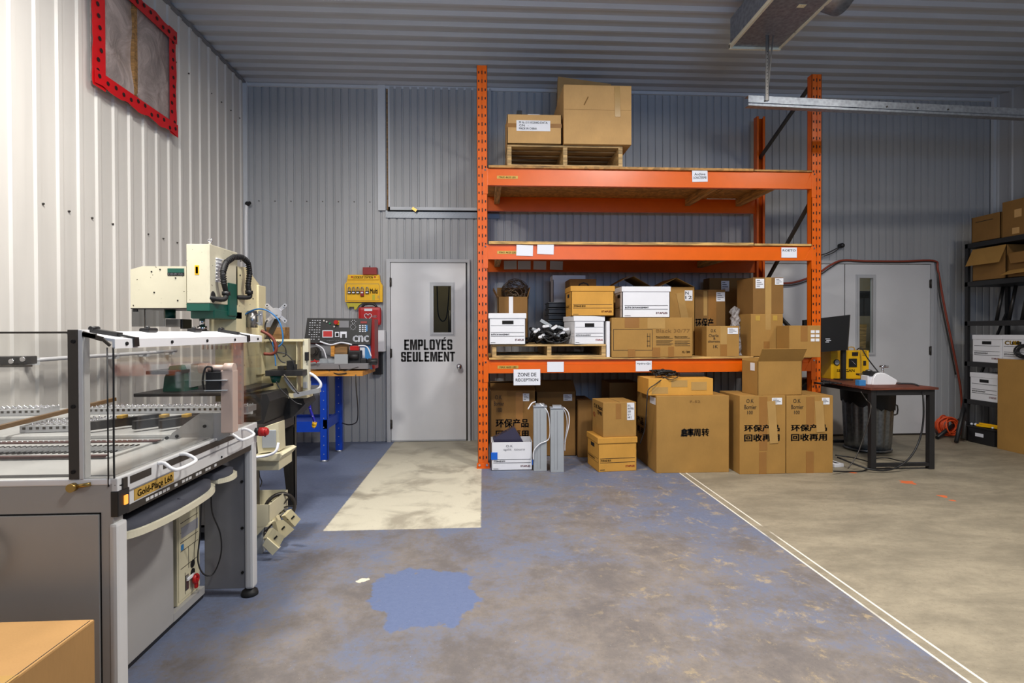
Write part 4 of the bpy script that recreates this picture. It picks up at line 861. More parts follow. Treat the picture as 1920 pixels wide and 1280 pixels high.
k = MB(); bp(k, 385, 697, 413, 735, 2.24, .06, .004); mo = mp(k, 'gantry_motor', 'black'); mp(bp(MB(), 383, 712, 424, 714, 2.235, .07).box(W(383, 733, 2.235), W(424, 731, 2.235)+Vector((0, .07, 0))), 'strap', 'greyp', mo)
mp(MB().tube([W(398, 696, 2.25), W(396, 688, 2.24), W(385, 690, 2.23), W(380, 712, 2.23), W(382, 730, 2.24)], .004, 6), 'motor_lead', 'black', mo)
for i in range(16): q = W(374+i*4.3, 650, 2.55); mp(MB().box((q.x, 2.55, q.z-.012), (q.x+.005, 2.56, q.z+.01)), 'grille_slat', 'salmon') if i % 2 else None
# overhead gantry beam coming in from the left
k = MB(); bp(k, -90, 668, 49, 684, 2.0, .05, .003); gb_ = mp(k, 'gantry_beam', 'black'); mp(bp(MB(), -90, 684, 48, 689, 1.99, .03), 'beam_rail', 'dsteel', gb_)
for px, py in ((23, 677), (44, 673)): q = W(px, py, 2.0); mp(MB().cyl(q-Vector((0, .006, 0)), q, .009, seg=12), 'bolt', 'chrome', gb_)
# trays and rails lying on the platform
mp(MB().box((-2.45, 2.62, MZ), (-1.32, 2.95, MZ+.05), .006), 'rear_platform', 'bedg')
def tray(label, x, y, wd, dp, rz, z=MZ+.02, h=.03, grp=None):
    t = thing('component_tray', label, 'tray', (x, y, z), rz, grp); MB().box((0, 0, 0), (wd, dp, h), .003).build('plate', 'alu', t, world=False)
    k = MB(); k3 = MB(); nx = int(wd/.026); ny = max(2, int(dp/.03))
    for i in range(nx):
        for j in range(ny):
            x_, y_ = .012+i*.026, .012+j*.03; k.box((x_, y_, h), (x_+.012, y_+.016, h+.0008)); k3.cyl((x_+.018, y_+.02, h), (x_+.018, y_+.02, h+.006), .004, seg=6)
        k.box((.012+i*.026, -.001, h*.45), (.024+i*.026, .001, h*.8))
    k.build('pocket_pattern', 'dsteel', t, world=False); k3.build('pin_pattern', 'chrome', t, world=False); return t
q = W(36, 797, 2.38); tray('nearest aluminium tray on the machine bed, in front of the brown strip', q.x, 2.38, .235, .17, .10)
q = W(-60, 790, 2.60); tray('aluminium tray behind the brown strip at the far left of the machine bed', q.x, 2.66, .26, .14, .08, z=MZ+.051)
q = W(158, 760, 2.72); tray('longest aluminium tray running across the back of the machine bed', q.x, 2.70, .80, .10, 0, z=MZ+.051, h=.03)
q = W(160, 780, 2.6); tray('narrow aluminium tray in the middle of the machine bed beside the post', q.x, 2.55, .34, .05, 0, z=MZ+.02, h=.03)
def rail_(label, p, q, w_, h_, m, name='rail'):
    p = Vector(p); k = MB().bar(p, q, w_, h_); return solo(k, name, m, label, 'rail', p)
p, q = F(-20, 806, MZ+.06)-SH_Y, F(215, 748, MZ+.10)-SH_Y; rail_('brown anodised strip lying at an angle across the machine bed trays', p, q, .02, .018, 'led', 'anodised_strip')
for i, (a_, b_, nm) in enumerate((((165, 792), (300, 764), 'nearest to the post'), ((250, 795), (372, 766), 'in the middle'), ((300, 786), (405, 760), 'farthest to the right'))):
    p, q = W(a_[0], a_[1], 2.37+.01*i), W(b_[0], b_[1], 2.60); p.z = MZ+.048; q.z = MZ+.048
    t = thing('slide_rail', 'black slide rail lying on the machine bed, %s' % nm, 'rail', p)
    MB().bar(p, q, .028, .036).build('body', 'blacks', t); c = p.lerp(q, .45)+Vector((0, 0, .024)); MB().box(c-Vector((.012, .02, .006)), c+Vector((.014, .02, .008)), .002).build('carriage', 'gold', t)
# computer in the opening
t = thing('computer_tower', 'old beige computer tower standing in the opening of the grey machine', 'computer', (-1.6, 2.55, .06))
tx = -1.392; MB().box((-1.82, 2.465, .0585), (tx, 2.655, .62), .004).build('case', 'beige', t)
fp = MB().box((tx, 2.47, .075), (tx+.004, 2.65, .60), .003).build('front_panel', 'beige', t); k = MB()
for z in (.56, .515, .47, .43, .385, .34, .30, .22): k.box((tx+.004, 2.485, z), (tx+.0052, 2.635, z+.0022))
for y_, z in ((2.52, .15), (2.55, .26), (2.60, .26)): k.box((tx+.004, y_, z-.06), (tx+.0052, y_+.002, z+.04))
k.build('panel_lines', 'tick', fp)
MB().box((tx+.004, 2.49, .36), (tx+.006, 2.635, .41), .002).build('disc_drive', 'aluw', fp); MB().box((tx+.004, 2.488, .305), (tx+.006, 2.508, .33)).build('badge', 'blue2', fp)
for z in (.205, .165): MB().cyl((tx+.003, 2.585, z), (tx+.006, 2.585, z), .018).build('round_button', 'dark', fp)
q = Vector((tx+.004, 2.535, .155)); MB().box(q-Vector((0, .012, .05)), q+Vector((.003, .012, .02))).build('lock_plate', 'steel', fp)
ky = thing('key', 'key with a red bow hanging on a white tag in the tower lock', 'key', q); MB().box(q+Vector((.004, -.012, -.006)), q+Vector((.012, .05, .008)), .002).build('tag', 'white', ky)
MB().torus(q+Vector((.018, .045, -.02)), .016, .009, 'X', 16).box(q+Vector((.012, .036, -.065)), q+Vector((.026, .056, -.02)), .008).build('bow', 'red', ky)
W, L = W_, L_0
for o in C.objects:
    if o not in before and o.parent is None: o.location += SH_Y
# carton in the near corner
q = F(178, 1160, .5)
t = thing('cardboard_box', 'light brown carton cropped at the bottom left corner, closest to the camera', 'box', (q.x, q.y, 0))
MB().box((q.x-.7, q.y-.55, 0), (q.x, q.y, .5), .005).build('body', 'cardn', t); MB().box((q.x-.008, q.y-.54, .5), (q.x-.006, q.y-.01, .5008)).build('seam', 'ink', t)
MB().box((q.x-.7, q.y-.30, .5), (q.x-.0, q.y-.25, .5006)).build('tape_strip', 'tapec', t)

# ------------------------------------------------------------------ milling machine on its steel stand
MR = -1.66
ml = thing('milling_machine', 'cream and green milling machine with a black ribbed hose behind the grey machine', 'milling machine', (-1.9, 3.4, .80))
def pm(k, name, mat, parent=None): return k.build(name, mat, parent or ml)
yb2 = 3.25
c = W(393, 457, yb2); MR = c.x
hc = pm(bp(MB(), 350, 457, 393, 568, yb2, .36, .004), 'head_cabinet', 'cream')
pm(bp(MB(), 365, 497, 373, 515, yb2-.002, .003, .001), 'yellow_label', 'yellow', hc); a, b = W(367, 512, yb2-.003), W(371, 500, yb2-.003); MB().text('1', fr(a.x, b.x, a.z, b.z, yb2-.004), .02).build('lettering', 'ink', hc)
for i in range(7):
    py = 484+i*6.6; a, b = L(404, py, MR), L(416, py+1.2, MR); pm(MB().bar((MR+.006, a.y, a.z), (MR+.006, b.y, a.z), .010, .006).box((MR-.001, a.y, a.z-.014), (MR+.001, b.y, a.z-.003)), 'louver', 'mwhite', hc)
a, b = L(395, 567, MR), L(404, 546, MR); pm(MB().ball(((MR+.0), (a.y+b.y)/2, (a.z+b.z)/2), .035, (.12, .9, 1)), 'black_grommet', 'blacks', hc)
q = L(394, 455, MR-.01); pm(MB().torus((q.x, q.y, q.z+.012), .010, .004, 'Y', 14).cyl((q.x, q.y, q.z-.006), (q.x, q.y, q.z+.004), .008), 'lifting_eye', 'chrome', hc)
k = MB(); a, b = W(245, 578, yb2+.05), W(349, 499, yb2+.05); k.prism([(a.x, yb2+.05, a.z), (b.x, yb2+.05, a.z+.004), (b.x, yb2+.05, b.z), (a.x+.07, yb2+.05, b.z), (a.x, yb2+.05, b.z-.02)], (0, .34, 0))
mc2 = pm(k, 'motor_cover', 'cream'); y_ = yb2+.048
pm(bp(MB(), 314, 503, 345, 513, y_, .003), 'maker_badge', 'green', mc2); pm(bp(MB(), 314, 511, 345, 516.5, y_-.001, .003), 'badge_band', 'dark', mc2)
a, b = W(316, 515.6, y_-.002), W(343.5, 512, y_-.002); MB().text('DENFORD', fr(a.x, b.x, a.z, b.z, y_-.0025), .015).build('lettering', 'paper', mc2)
for px, py in ((284, 509), (300, 505), (329, 521), (289, 548), (333, 563)): q = W(px, py, y_); pm(MB().cyl(q-Vector((0, .002, 0)), q+Vector((0, .003, 0)), .004, seg=8), 'screw', 'dark', mc2)
pm(bp(MB(), 245, 577, 351, 579, yb2+.045, .34), 'cover_lip', 'dsteel', mc2)
gd = pm(bp(MB(), 247, 579, 308, 612, yb2+.07, .008), 'guard_screen', 'smoke'); pm(bp(MB(), 270, 579, 271.5, 620, yb2+.065, .004), 'guard_rod', 'dsteel', gd); pm(bp(MB(), 249, 579, 257, 584, yb2+.065, .01), 'guard_clip', 'black', gd)
a, b = W(318, 597, yb2+.2), W(318, 577, yb2+.2); pm(MB().cyl(a, b, .033), 'drive_cylinder', 'green'); pm(bp(MB(), 310, 598, 338, 613, yb2+.15, .1, .002), 'grey_block', 'steel'); pm(bp(MB(), 338, 598, 343, 616, yb2+.16, .1), 'block_side', 'black')
gb = pm(bp(MB(), 349.5, 568, 393, 583, yb2+.003, .35, .004), 'head_base', 'green'); a = W(357, 597, yb2+.05); b = W(393, 580, yb2+.05); pm(MB().box((a.x, yb2+.05, a.z), (MR+.0, yb2+.42, b.z), .006), 'head_slide', 'green')
a, b = L(430, 592, MR+.01), L(442, 532, MR+.01); pm(MB().box((MR-.03, a.y, a.z), (MR+.01, b.y+.02, b.z), .006), 'slide_cover', 'green')
a = L(440, 600, MR); pm(MB().box((MR-.05, a.y+.0, a.z+.02), (MR-.002, a.y+.05, a.z+.15), .003), 'slide_bellows', 'black')
q = W(379, 596, yb2+.12); pm(MB().cyl(q, q-Vector((0, 0, .05)), .016).cyl(q-Vector((0, 0, .05)), q-Vector((0, 0, .075)), .026), 'spindle', 'chrome'); pm(MB().cyl(q-Vector((0, 0, .075)), q-Vector((0, 0, .10)), .035).box(q+Vector((-.09, 0, -.10)), q+Vector((.16, .12, -.085))), 'tool_holder', 'dsteel')
# column side cut along the photographed outline
cy = MR-.0; P = [L(443, 640, cy), L(443, 499, cy), L(462, 501, cy), L(488, 536, cy), L(488, 640, cy)]
pm(MB().prism(P, (-.17, 0, 0)), 'column', 'creamy'); a = L(485, 650, cy+.01); b = L(498, 537, cy+.01); co = pm(MB().box((cy-.17, a.y, a.z-.2), (cy+.012, b.y, b.z), .004), 'column_cover', 'creamy')
pm(MB().box((cy-.20, 3.72, .84), (cy-.01, 4.02, P[0].z+.01)), 'column_foot', 'creamy')
for px, py in ((450, 516), (474, 560), (460, 590)): q = L(px, py, cy); pm(MB().cyl(q, q+Vector((.003, 0, 0)), .005, seg=8), 'screw', 'dark')
hx = MR+.05
ref = [(410, 558), (419, 561), (424, 550), (420, 532), (418, 510), (424, 492), (438, 482), (454, 482), (465, 492), (468, 512), (465, 535), (467, 548), (467, 557), (459, 557)]
hp_ = [L(px, py, MR+.045) for px, py in ref]; hp_[0].x = hp_[-1].x = MR-.01
ho = pm(MB().tube(hp_, .015, 10), 'ribbed_hose', 'rubber'); k = MB(); D = hp_[3:12]
for a, b in zip(D, D[1:]):
    for t_i in range(5): k.cyl(a.lerp(b, t_i/5), a.lerp(b, t_i/5+.09), .018, seg=12)
pm(k, 'hose_rings', 'black', ho)
for q in (hp_[2], hp_[11]): pm(MB().cyl(q-Vector((0, 0, .012)), q+Vector((0, 0, .012)), .024, seg=14), 'hose_clamp', 'black', ho)
q = W(473, 614, 3.75); b = W(473, 586, 3.75); pm(MB().cyl(q, b, .034).cyl(b, b+Vector((0, 0, .012)), .03), 'coolant_motor', 'steel'); pm(bp(MB(), 484, 583, 488, 610, 3.74, .04).cyl(W(480, 590, 3.75), W(490, 590, 3.75), .008).cyl(W(480, 606, 3.75), W(490, 606, 3.75), .008), 'motor_bracket', 'alu')
# machine table and vise seen through the acrylic
pm(bp(MB(), 273, 695, 330, 702, 3.3, .3, .003), 'work_table', 'blacks'); pm(MB().prism([W(305, 736, 3.4), W(308, 708, 3.4), W(318, 686, 3.4), W(338, 684, 3.4), W(345, 700, 3.4), W(346, 736, 3.4)], (0, .16, 0)), 'saddle', 'green'); pm(bp(MB(), 346, 683, 358, 726, 3.45, .2), 'gauge_block', 'alu')
pm(bp(MB(), 250, 736, 440, 744, 3.3, .6, .004), 'machine_base', 'blacks')
# open cream cabinet on the right of the mill
yc = 4.02; k = MB(); bp(k, 492, 640, 568, 747, yc, .006); bp(k, 492, 636, 568, 640, yc-.12, .12); a, b = W(566, 745, yc), W(569, 640, yc); k.box((a.x-.004, yc-.10, a.z), (a.x, yc, b.z)); cb = pm(k, 'side_cabinet', 'creamy')
dr = pm(bp(MB(), 568, 635, 578, 740, yc-.10, .05, .004), 'cabinet_door', 'cream', cb); pm(bp(MB(), 571, 660, 577, 676, yc-.125, .03, .003), 'door_latch', 'black', cb)
pm(bp(MB(), 492, 738, 575, 747, yc-.13, .14, .002), 'cabinet_floor', 'creamy', cb)
tr = pm(bp(MB(), 497, 694, 567, 705, 3.82, .16, .003), 'shelf_tray', 'blacks'); pm(MB().cyl(W(517, 704, 3.88), W(517, 717, 3.88), .04, .025), 'green_pot', 'green', tr)
pm(bp(MB(), 537, 676, 549, 694, 3.86, .06, .004), 'valve_block', 'black', tr); pm(bp(MB(), 520, 686, 532, 694, 3.86, .06, .004), 'valve_block', 'dsteel', tr); pm(bp(MB(), 546, 683, 553, 694, 3.87, .05, .004), 'valve_block', 'black', tr)
# slanted black chip tray
k = MB(); k.prism([W(436, 800, 3.55), W(440, 745, 3.55), W(500, 738, 3.55), W(506, 752, 3.55), W(492, 800, 3.55)], (0, .35, 0)); k.prism([W(495, 800, 3.9), W(503, 748, 3.9), W(566, 742, 3.9), W(572, 757, 3.9), W(548, 782, 3.9)], (0, .25, 0)); pm(k, 'chip_tray', 'blacks')
pm(bp(MB(), 455, 763, 471, 777, 3.52, .03, .003), 'white_switch_panel', 'white')
pm(bp(MB(), 568, 716, 575, 728, 3.9, .1, .003).bar(W(552, 741, 3.85), W(600, 731, 3.85), .04, .03), 'rail_end', 'alu')
# grey pods
po = pm(MB().prism([W(484, 850, 3.3), W(480, 812, 3.3), W(492, 802, 3.3), W(522, 792, 3.3), W(524, 845, 3.3)], (0, .10, 0)), 'control_pod', 'beige'); pm(bp(MB(), 491, 806, 517, 840, 3.292, .01, .004), 'pod_panel', 'greyp', po)
pm(bp(MB(), 476, 862, 523, 882, 3.28, .22, .003).prism([W(470, 864, 3.25), W(470, 857, 3.25), W(524, 850, 3.25), W(530, 853, 3.25), W(522, 864, 3.25)], (0, .24, 0)), 'pod_shelf', 'beige'); pm(MB().tube([W(474, 858, 3.24), W(500, 854, 3.23), W(517, 846, 3.23), W(522, 830, 3.25)], .008), 'pod_hose', 'paper')
pm(MB().tube([W(486, 883, 3.35), W(487, 893, 3.35), W(491, 903, 3.35), W(488, 912, 3.4)], .003, 6), 'pod_lead', 'black')
for nm, mt, r_, pts in (('blue_hose', 'bluehose', .005, ((450, 615), (455, 595), (470, 583), (490, 579), (508, 586), (522, 600), (529, 620), (530, 640), (522, 650))), ('brown_hose', 'rust', .011, ((490, 620), (505, 628), (515, 640), (518, 655), (512, 663), (495, 663))),
  ('black_hose', 'black', .004, ((500, 600), (497, 615), (505, 635), (515, 655), (525, 675), (535, 680))), ('black_hose', 'black', .004, ((520, 640), (534, 650), (536, 665), (530, 668))), ('blue_hose', 'bluehose', .004, ((511, 640), (513, 655), (516, 672), (517, 686))), ('black_hose', 'black', .004, ((518, 660), (535, 663), (548, 675), (553, 690))), ('black_hose', 'black', .004, ((518, 715), (524, 727), (537, 740), (555, 755), (566, 758))), ('black_hose', 'dsteel', .006, ((532, 702), (550, 725), (560, 738)))):
    pm(MB().tube([W(px, py, 3.72) for px, py in pts], r_, 7), nm, mt)
q = W(518, 587, 3.95)
t = thing('monitor_bracket', 'shiny cross-shaped monitor bracket with screw holes above the open cream cabinet', 'bracket', q); k = MB()
k.cyl(q-Vector((0, .006, 0)), q, .04)
for sx in (-1, 1):
    for sz in (-1, 1): k.bar(q, q+Vector((sx*.062, 0, sz*.055)), .026, .004, up=(0, 1, 0)); k.cyl(q+Vector((sx*.062, -.006, sz*.055)), q+Vector((sx*.062, .002, sz*.055)), .014)
k.build('plate', 'aluw', t); MB().cyl(q+Vector((0, 0, 0)), q+Vector((0, .06, -.03)), .02).bar(q+Vector((0, .05, -.02)), W(500, 640, 4.0), .03, .03).build('arm', 'dsteel', t)
for sx in (-1, 1):
    for sz in (-1, 1): c = q+Vector((sx*.062, -.007, sz*.055)); MB().cyl(c, c+Vector((0, .002, 0)), .005, seg=10).build('hole', 'dark', t)
q = W(500, 640, 4.15); solo(bp(MB(), 499, 613, 534, 642, 4.12, .10, .003), 'wooden_crate', 'woodd', 'small brown wooden crate behind the monitor bracket', 'crate', q)
# stand
SX = F(558, 945).x; SYF = 4.10; st = thing('steel_stand', 'dark steel stand with tapered legs under the milling machine', 'stand', (SX, SYF, 0))
zt = .835; k = MB(); a = W(531, 800, SYF)
for yy in (3.42, SYF):
    for x0, s in ((SX, -1), (-2.4, 1)):
        MB().prism([(x0, yy, 0), (x0, yy, .62), (x0+s*.115, yy, .62), (x0+s*.05, yy, 0)], (0, .006, 0)).prism([(x0, yy, 0), (x0, yy, .62), (x0, yy+.05, .62), (x0, yy+.05, 0)], (s*.006, 0, 0)).build('leg', 'dsteel', st)
MB().box((-2.4, 3.42, .62), (SX, 3.44, .70)).box((-2.4, SYF-.005, .60), (SX, SYF+.015, .70)).box((SX-.02, 3.42, .62), (SX, SYF+.05, .70)).box((-2.4, 3.42, .70), (SX, SYF+.05, .715)).build('top_frame', 'dsteel', st)
MB().box((-2.4, 3.45, .09), (SX-.02, SYF+.03, .105)).box((-2.4, 3.45, .06), (SX-.01, 3.46, .105)).build('bottom_shelf', 'blacks', st)

# reel unit lying on the floor
rq = F(520, 1035); ru = thing('reel_feeder', 'cream feeder frame with two spoked reels lying tilted on the floor beside the stand', 'reel feeder', rq)
A = W(527, 1036, 3.16); 
for i, (pts) in enumerate((((500, 1008), (512, 989), (534, 1006), (522, 1027)), ((517, 977), (531, 974), (552, 992), (534, 1008), (522, 998)), ((534, 966), (546, 954), (564, 973), (553, 987)))):
    yy = 3.14+.07*i; P = [W(px, py, yy) for px, py in pts]; o = MB().prism(P, (-.03, .02, -.012)).build('feeder_plate', 'creamy', ru)
    c = sum(P, Vector())/len(P); MB().box(c+Vector((-.012, -.003, -.003)), c+Vector((.012, .0, .006)), rot=Matrix.Rotation(-.8, 3, 'Y')).build('slot', 'dark', o)
MB().prism([W(492, 1022, 3.13), W(500, 1008, 3.13), W(523, 1028, 3.13), W(511, 1041, 3.13)], (0, .03, 0)).build('frame_foot', 'beige', ru)
MB().prism([W(509, 958, 3.3), W(520, 972, 3.3), W(530, 1000, 3.3), W(516, 992, 3.3)], (0, .04, 0)).build('frame_rib', 'creamy', ru)
for cx_, cy_, yy, rr_ in ((525, 952, 3.42, .088), (495, 1000, 3.28, .075)):
    c = W(cx_, cy_, yy); R_ = Matrix.Rotation(.6, 3, 'Z') @ Matrix.Rotation(-.5, 3, 'Y')
    k = MB(); k.tube([c+R_ @ Vector((rr_*math.cos(a), 0, rr_*math.sin(a)))*1.0 for a in [i*math.pi/14 for i in range(28)]], .011, 8, closed=True, smooth=1)
    for i in range(4): a = i*math.pi/4+.3; k.bar(c+R_ @ Vector((rr_*math.cos(a), 0, rr_*math.sin(a))), c-R_ @ Vector((rr_*math.cos(a), 0, rr_*math.sin(a))), .012, .006)
    k.ball(c, .02); k.build('reel', 'dsteel', ru)
q = W(478, 1000, 3.2); t = thing('open_grey_bin', 'open light grey metal bin on the floor between the machine leg and the reels', 'bin', (W(460, 960, 3.22).x, 3.22, 0))
a, b = W(440, 1010, 3.2), W(505, 946, 3.2); k = MB(); k.prism([W(440, 1010, 3.2), W(440, 946, 3.2), W(505, 946, 3.2), W(505, 978, 3.2), W(482, 1004, 3.2)], (0, .004, 0)); k.box((b.x-.004, 3.2, b.z-.10), (b.x, 3.5, b.z)).box((a.x, 3.496, b.z-.12), (b.x, 3.5, b.z)).box((a.x, 3.2, b.z-.13), (b.x-.01, 3.5, b.z-.126)); k.build('sides', 'beige', t)
MB().box((a.x, 3.24, .0), (b.x-.06, 3.46, b.z-.13), .003).build('base', 'greyp', t)

# ------------------------------------------------------------------ blue work table with the small lathe
TYF, TYB = 5.40, 6.02; zt = W(677, 696, TYF).z; xr = W(680, 700, TYF).x
tb = thing('work_table', 'blue steel work table with a butcher block top in the back left corner', 'table', (xr-.5, TYF, 0))
MB().prism([(xr-1.1, TYF, zt-.045), (xr, TYF, zt-.045), (xr, TYB, zt-.045), (xr-1.1, TYB, zt-.045)], (0, 0, .045)).build('top', 'block', tb)
k = MB()
for i in range(7): k.box((xr-.001, TYF+.06+i*.085, zt-.043), (xr+.0005, TYF+.064+i*.085, zt-.002))
k.build('block_joint_pattern', 'woodd', tb)
for px, yy in ((607, 5.49), (635, 5.94)):
    q = W(px, 800, yy); lg = MB().box((q.x-.035, yy, .02), (q.x+.035, yy+.004, zt-.045)).box((q.x+.031, yy, .02), (q.x+.035, yy+.055, zt-.045)).build('leg', 'blue', tb)
    MB().cyl((q.x, yy+.025, 0), (q.x, yy+.025, .02), .03).build('leveling_foot', 'alu', lg)
    for i in range(9): MB().cyl((q.x, yy-.002, .08+i*.09), (q.x, yy, .08+i*.09), .005, seg=6).build('bolt', 'alu', lg)
    MB().box((q.x-.85, yy, .02), (q.x-.78, yy+.055, zt-.045)).build('leg', 'blue', tb)
q = W(600, 800, 5.49); z_ = q.z; x_ = q.x
MB().box((x_-.8, 5.485, z_-.05), (x_+.0, 5.50, z_+.055)).build('lower_rail', 'blue', tb); MB().box((W(635, 800, 5.94).x-.8, 5.95, z_-.05), (W(635, 800, 5.94).x, 5.965, z_+.055)).build('lower_rail', 'blue', tb)
MB().box((x_+.03, 5.49, z_-.02), (x_+.075, 5.96, z_+.07)).build('side_rail', 'blue', tb)
MB().box((x_-.8, 5.485, zt-.14), (x_+.04, 5.50, zt-.045)).build('apron', 'blue', tb); MB().box((x_-.75, 5.51, z_+.02), (x_+.02, 5.94, z_+.03)).build('lower_shelf', 'blue', tb)
# console
CY = 5.72; zz = zt+.001
cn = thing('lathe_console', 'red cased control console with a black button panel lettered CNC on the work table', 'control console', (W(636, 690, CY).x, CY, zz))
a, b = W(577, 690, CY), W(701, 598, CY); MB().prism([(a.x, CY+.03, zz), (b.x, CY+.03, zz), (b.x, CY+.03, b.z), (a.x+.02, CY+.03, b.z)], (0, .2, 0)).build('case', 'dred', cn)
MB().prism([W(574, 692, CY+.015), W(576, 644, CY+.015), W(672, 646, CY+.015), W(672, 692, CY+.015)], (0, .012, 0)).build('lower_front', 'mdk', cn)
def cp(px, py, off=0):   # point on the tilted button panel
    t = (py-596)/(645-596); return W(px, py, CY+.03-.05*t-off)
pn = MB().prism([cp(576, 596), cp(697, 597), cp(694, 646), cp(570, 642)], (0, .05, 0)).build('button_panel', 'black', cn)
def pbox(nm, mt, x0, y0, x1, y1, o=.006, par=None): return MB().prism([cp(x0, y0, o), cp(x1, y0, o), cp(x1, y1, o), cp(x0, y1, o)], (0, .006, 0)).build(nm, mt, par or pn)
k = MB()
for r in range(9):
    for c_ in range(5):
        if (r*5+c_*3) % 7: x, y = 580.5+c_*4.6-r*.3, 600+r*4.4; k.prism([cp(x, y, .003), cp(x+2.4, y, .003), cp(x+2.4, y+1.1, .003), cp(x, y+1.1, .003)], (0, .003, 0))
k.build('symbol_print', 'paper', pn); k = MB()
for r in range(4):
    for c_ in range(3): x, y = 673.5+c_*5, 609+r*3.6; k.prism([cp(x, y, .003), cp(x+3, y, .003), cp(x+3, y+2.2, .003), cp(x, y+2.2, .003)], (0, .003, 0))
k.build('keypad', 'paper', pn); pbox('keypad_blue', 'blue2', 686, 609, 689, 621); pbox('display', 'mdk', 636, 601, 654, 614); pbox('display_window', 'dred', 676, 602, 688, 606)
pbox('sign_border', 'paper', 604.5, 619, 624, 632.5); pbox('red_sign', 'red', 606, 620.5, 622.5, 631, .0075); pbox('stop_plate', 'yellow', 628, 601, 635.5, 608.5)
q = cp(631, 604, .01); MB().cyl(q, q-Vector((0, .03, 0)), .022).build('stop_button', 'red', pn)
for px, py, m_ in ((619, 606, 'grn'), (613, 603, 'chrome'), (627, 612, 'chrome'), (608, 601, 'chrome')): q = cp(px, py, .006); MB().cyl(q, q-Vector((0, .01, 0)), .009).build('button', m_, pn)
k = MB()
for i in range(8): a_ = i*math.pi/4; q = cp(662+5*math.cos(a_), 613+5*math.sin(a_), .006); k.ball(q, .005, seg=6)
for i in range(6): a_ = i*math.pi/3; q = cp(663+4*math.cos(a_), 603+3*math.sin(a_), .006); k.ball(q, .005, seg=6)
k.build('dial_mark_pattern', 'paper', pn); pbox('icon', 'paper', 628, 622, 636, 631.5); pbox('icon_knob', 'dark', 629.5, 624, 634.5, 630, .0085); pbox('icon_arch', 'paper', 638, 621.5, 650, 633); pbox('icon_arch_gap', 'blacks', 641, 626, 647.5, 634, .0085)
a = cp(662, 640.5, .006); b = cp(691, 629, .006); MB().text('cnc', lambda u, v: Vector((a.x+(b.x-a.x)*u, a.y-.002+(b.y-a.y)*v, a.z+(b.z-a.z)*v)), .05).build('lettering', 'paper', pn)
a = cp(605, 639.5, .006); b = cp(655, 637, .006); MB().text('COMPACT 5 ———', lambda u, v: Vector((a.x+(b.x-a.x)*u, a.y-.002, a.z+(b.z-a.z)*v)), .02).build('lettering', 'paper', pn)
MB().prism([W(673, 692, CY+.02), W(673, 645, CY+.02), W(694, 647, CY+.02), W(698, 692, CY+.02)], (0, .01, 0)).build('blue_panel', 'blue2', cn); bp(MB(), 675, 651, 684, 671, CY+.015, .006).build('data_plate', 'paper', cn)
lt = thing('small_lathe', 'small dark metal lathe with a grey bed in front of the console', 'lathe', W(620, 695, 5.52)); lt.location.z = zz
bp(MB(), 580, 681, 690, 692.5, 5.50, .2, .004).build('drip_tray', 'mdk', lt); 
a, b = W(577, 682, 5.60), W(652, 672, 5.60); MB().box((a.x, 5.60, a.z), (b.x, 5.68, b.z), .004).build('bed', 'greyp', lt)
q = W(590, 658, 5.60); MB().cyl(q-Vector((0, .05, 0)), q+Vector((0, .05, 0)), .042).cyl(q-Vector((0, .08, 0)), q-Vector((0, .05, 0)), .03).box(q+Vector((-.04, -.02, -.09)), q+Vector((.05, .06, 0))).build('headstock', 'dsteel', lt)
bp(MB(), 620, 646, 627, 668, 5.56, .06, .004).build('wooden_block', 'block', lt); bp(MB(), 627, 646, 651, 664, 5.58, .08, .003).build('motor_box', 'woodd', lt)
bp(MB(), 627, 664, 652, 682, 5.50, .01, .002).build('guard_plate', 'greyp', lt); bp(MB(), 656, 648, 673, 657, 5.56, .05, .005).build('red_cap', 'red', lt); bp(MB(), 653, 657, 676, 684, 5.56, .09, .008).cyl(W(655, 668, 5.55), W(672, 668, 5.55), .03).build('carriage', 'blacks', lt)
bp(MB(), 676, 672, 686, 686, 5.55, .06, .006).cyl(W(688, 678, 5.58), W(708, 677, 5.58), .026).box(W(690, 684, 5.56), W(706, 672, 5.56)+Vector((0, .05, 0))).build('tailstock', 'blacks', lt)
MB().tube([W(600, 640, 5.56), W(620, 646, 5.55), W(640, 642, 5.55), W(660, 646, 5.55)], .008).tube([W(592, 645, 5.54), W(606, 654, 5.54), W(612, 672, 5.54)], .006).tube([W(672, 648, 5.54), W(688, 650, 5.54), W(696, 668, 5.54)], .007).build('pale_cable', 'paper', lt)
q0 = W(582, 678, 5.47); MB().tube([W(578, 679, 5.46), W(590, 677, 5.46), W(598, 677, 5.46)], .007).tube([W(594, 680, 5.46), W(589, 674, 5.46)], .006).build('red_pliers', 'red', lt)
k = MB(); k.tube([W(616, 694, 5.43), W(622, 699, 5.41), W(640, 697, 5.41), W(654, 693, 5.42), W(672, 688, 5.45)], .005, 6).tube([W(618, 696, 5.42), W(634, 701, 5.39), W(650, 699, 5.39)], .005, 6).tube([W(636, 684, 5.46), W(637, 692, 5.45), W(632, 697, 5.42)], .005, 6); k.build('black_lead', 'black', lt)
p = [W(667, 702, 5.38), W(668, 730, 5.38), W(671, 765, 5.5), W(669, 790, 5.7), W(655, 796, 5.8), W(642, 793, 5.9)]; solo(MB().tube(p, .006), 'power_cable', 'dsteel', 'dark cable drooping from the work table edge behind the blue legs', 'cable', p[0])
ah = thing('air_hose', 'coiled indigo air hose with a yellow nozzle hanging in front of the blue leg', 'hose', W(579, 740, 4.35)); k = MB(); P = [W(579, 738, 4.35), W(579, 752, 4.35), W(582, 768, 4.35), W(587, 782, 4.35), W(591, 792, 4.35)]
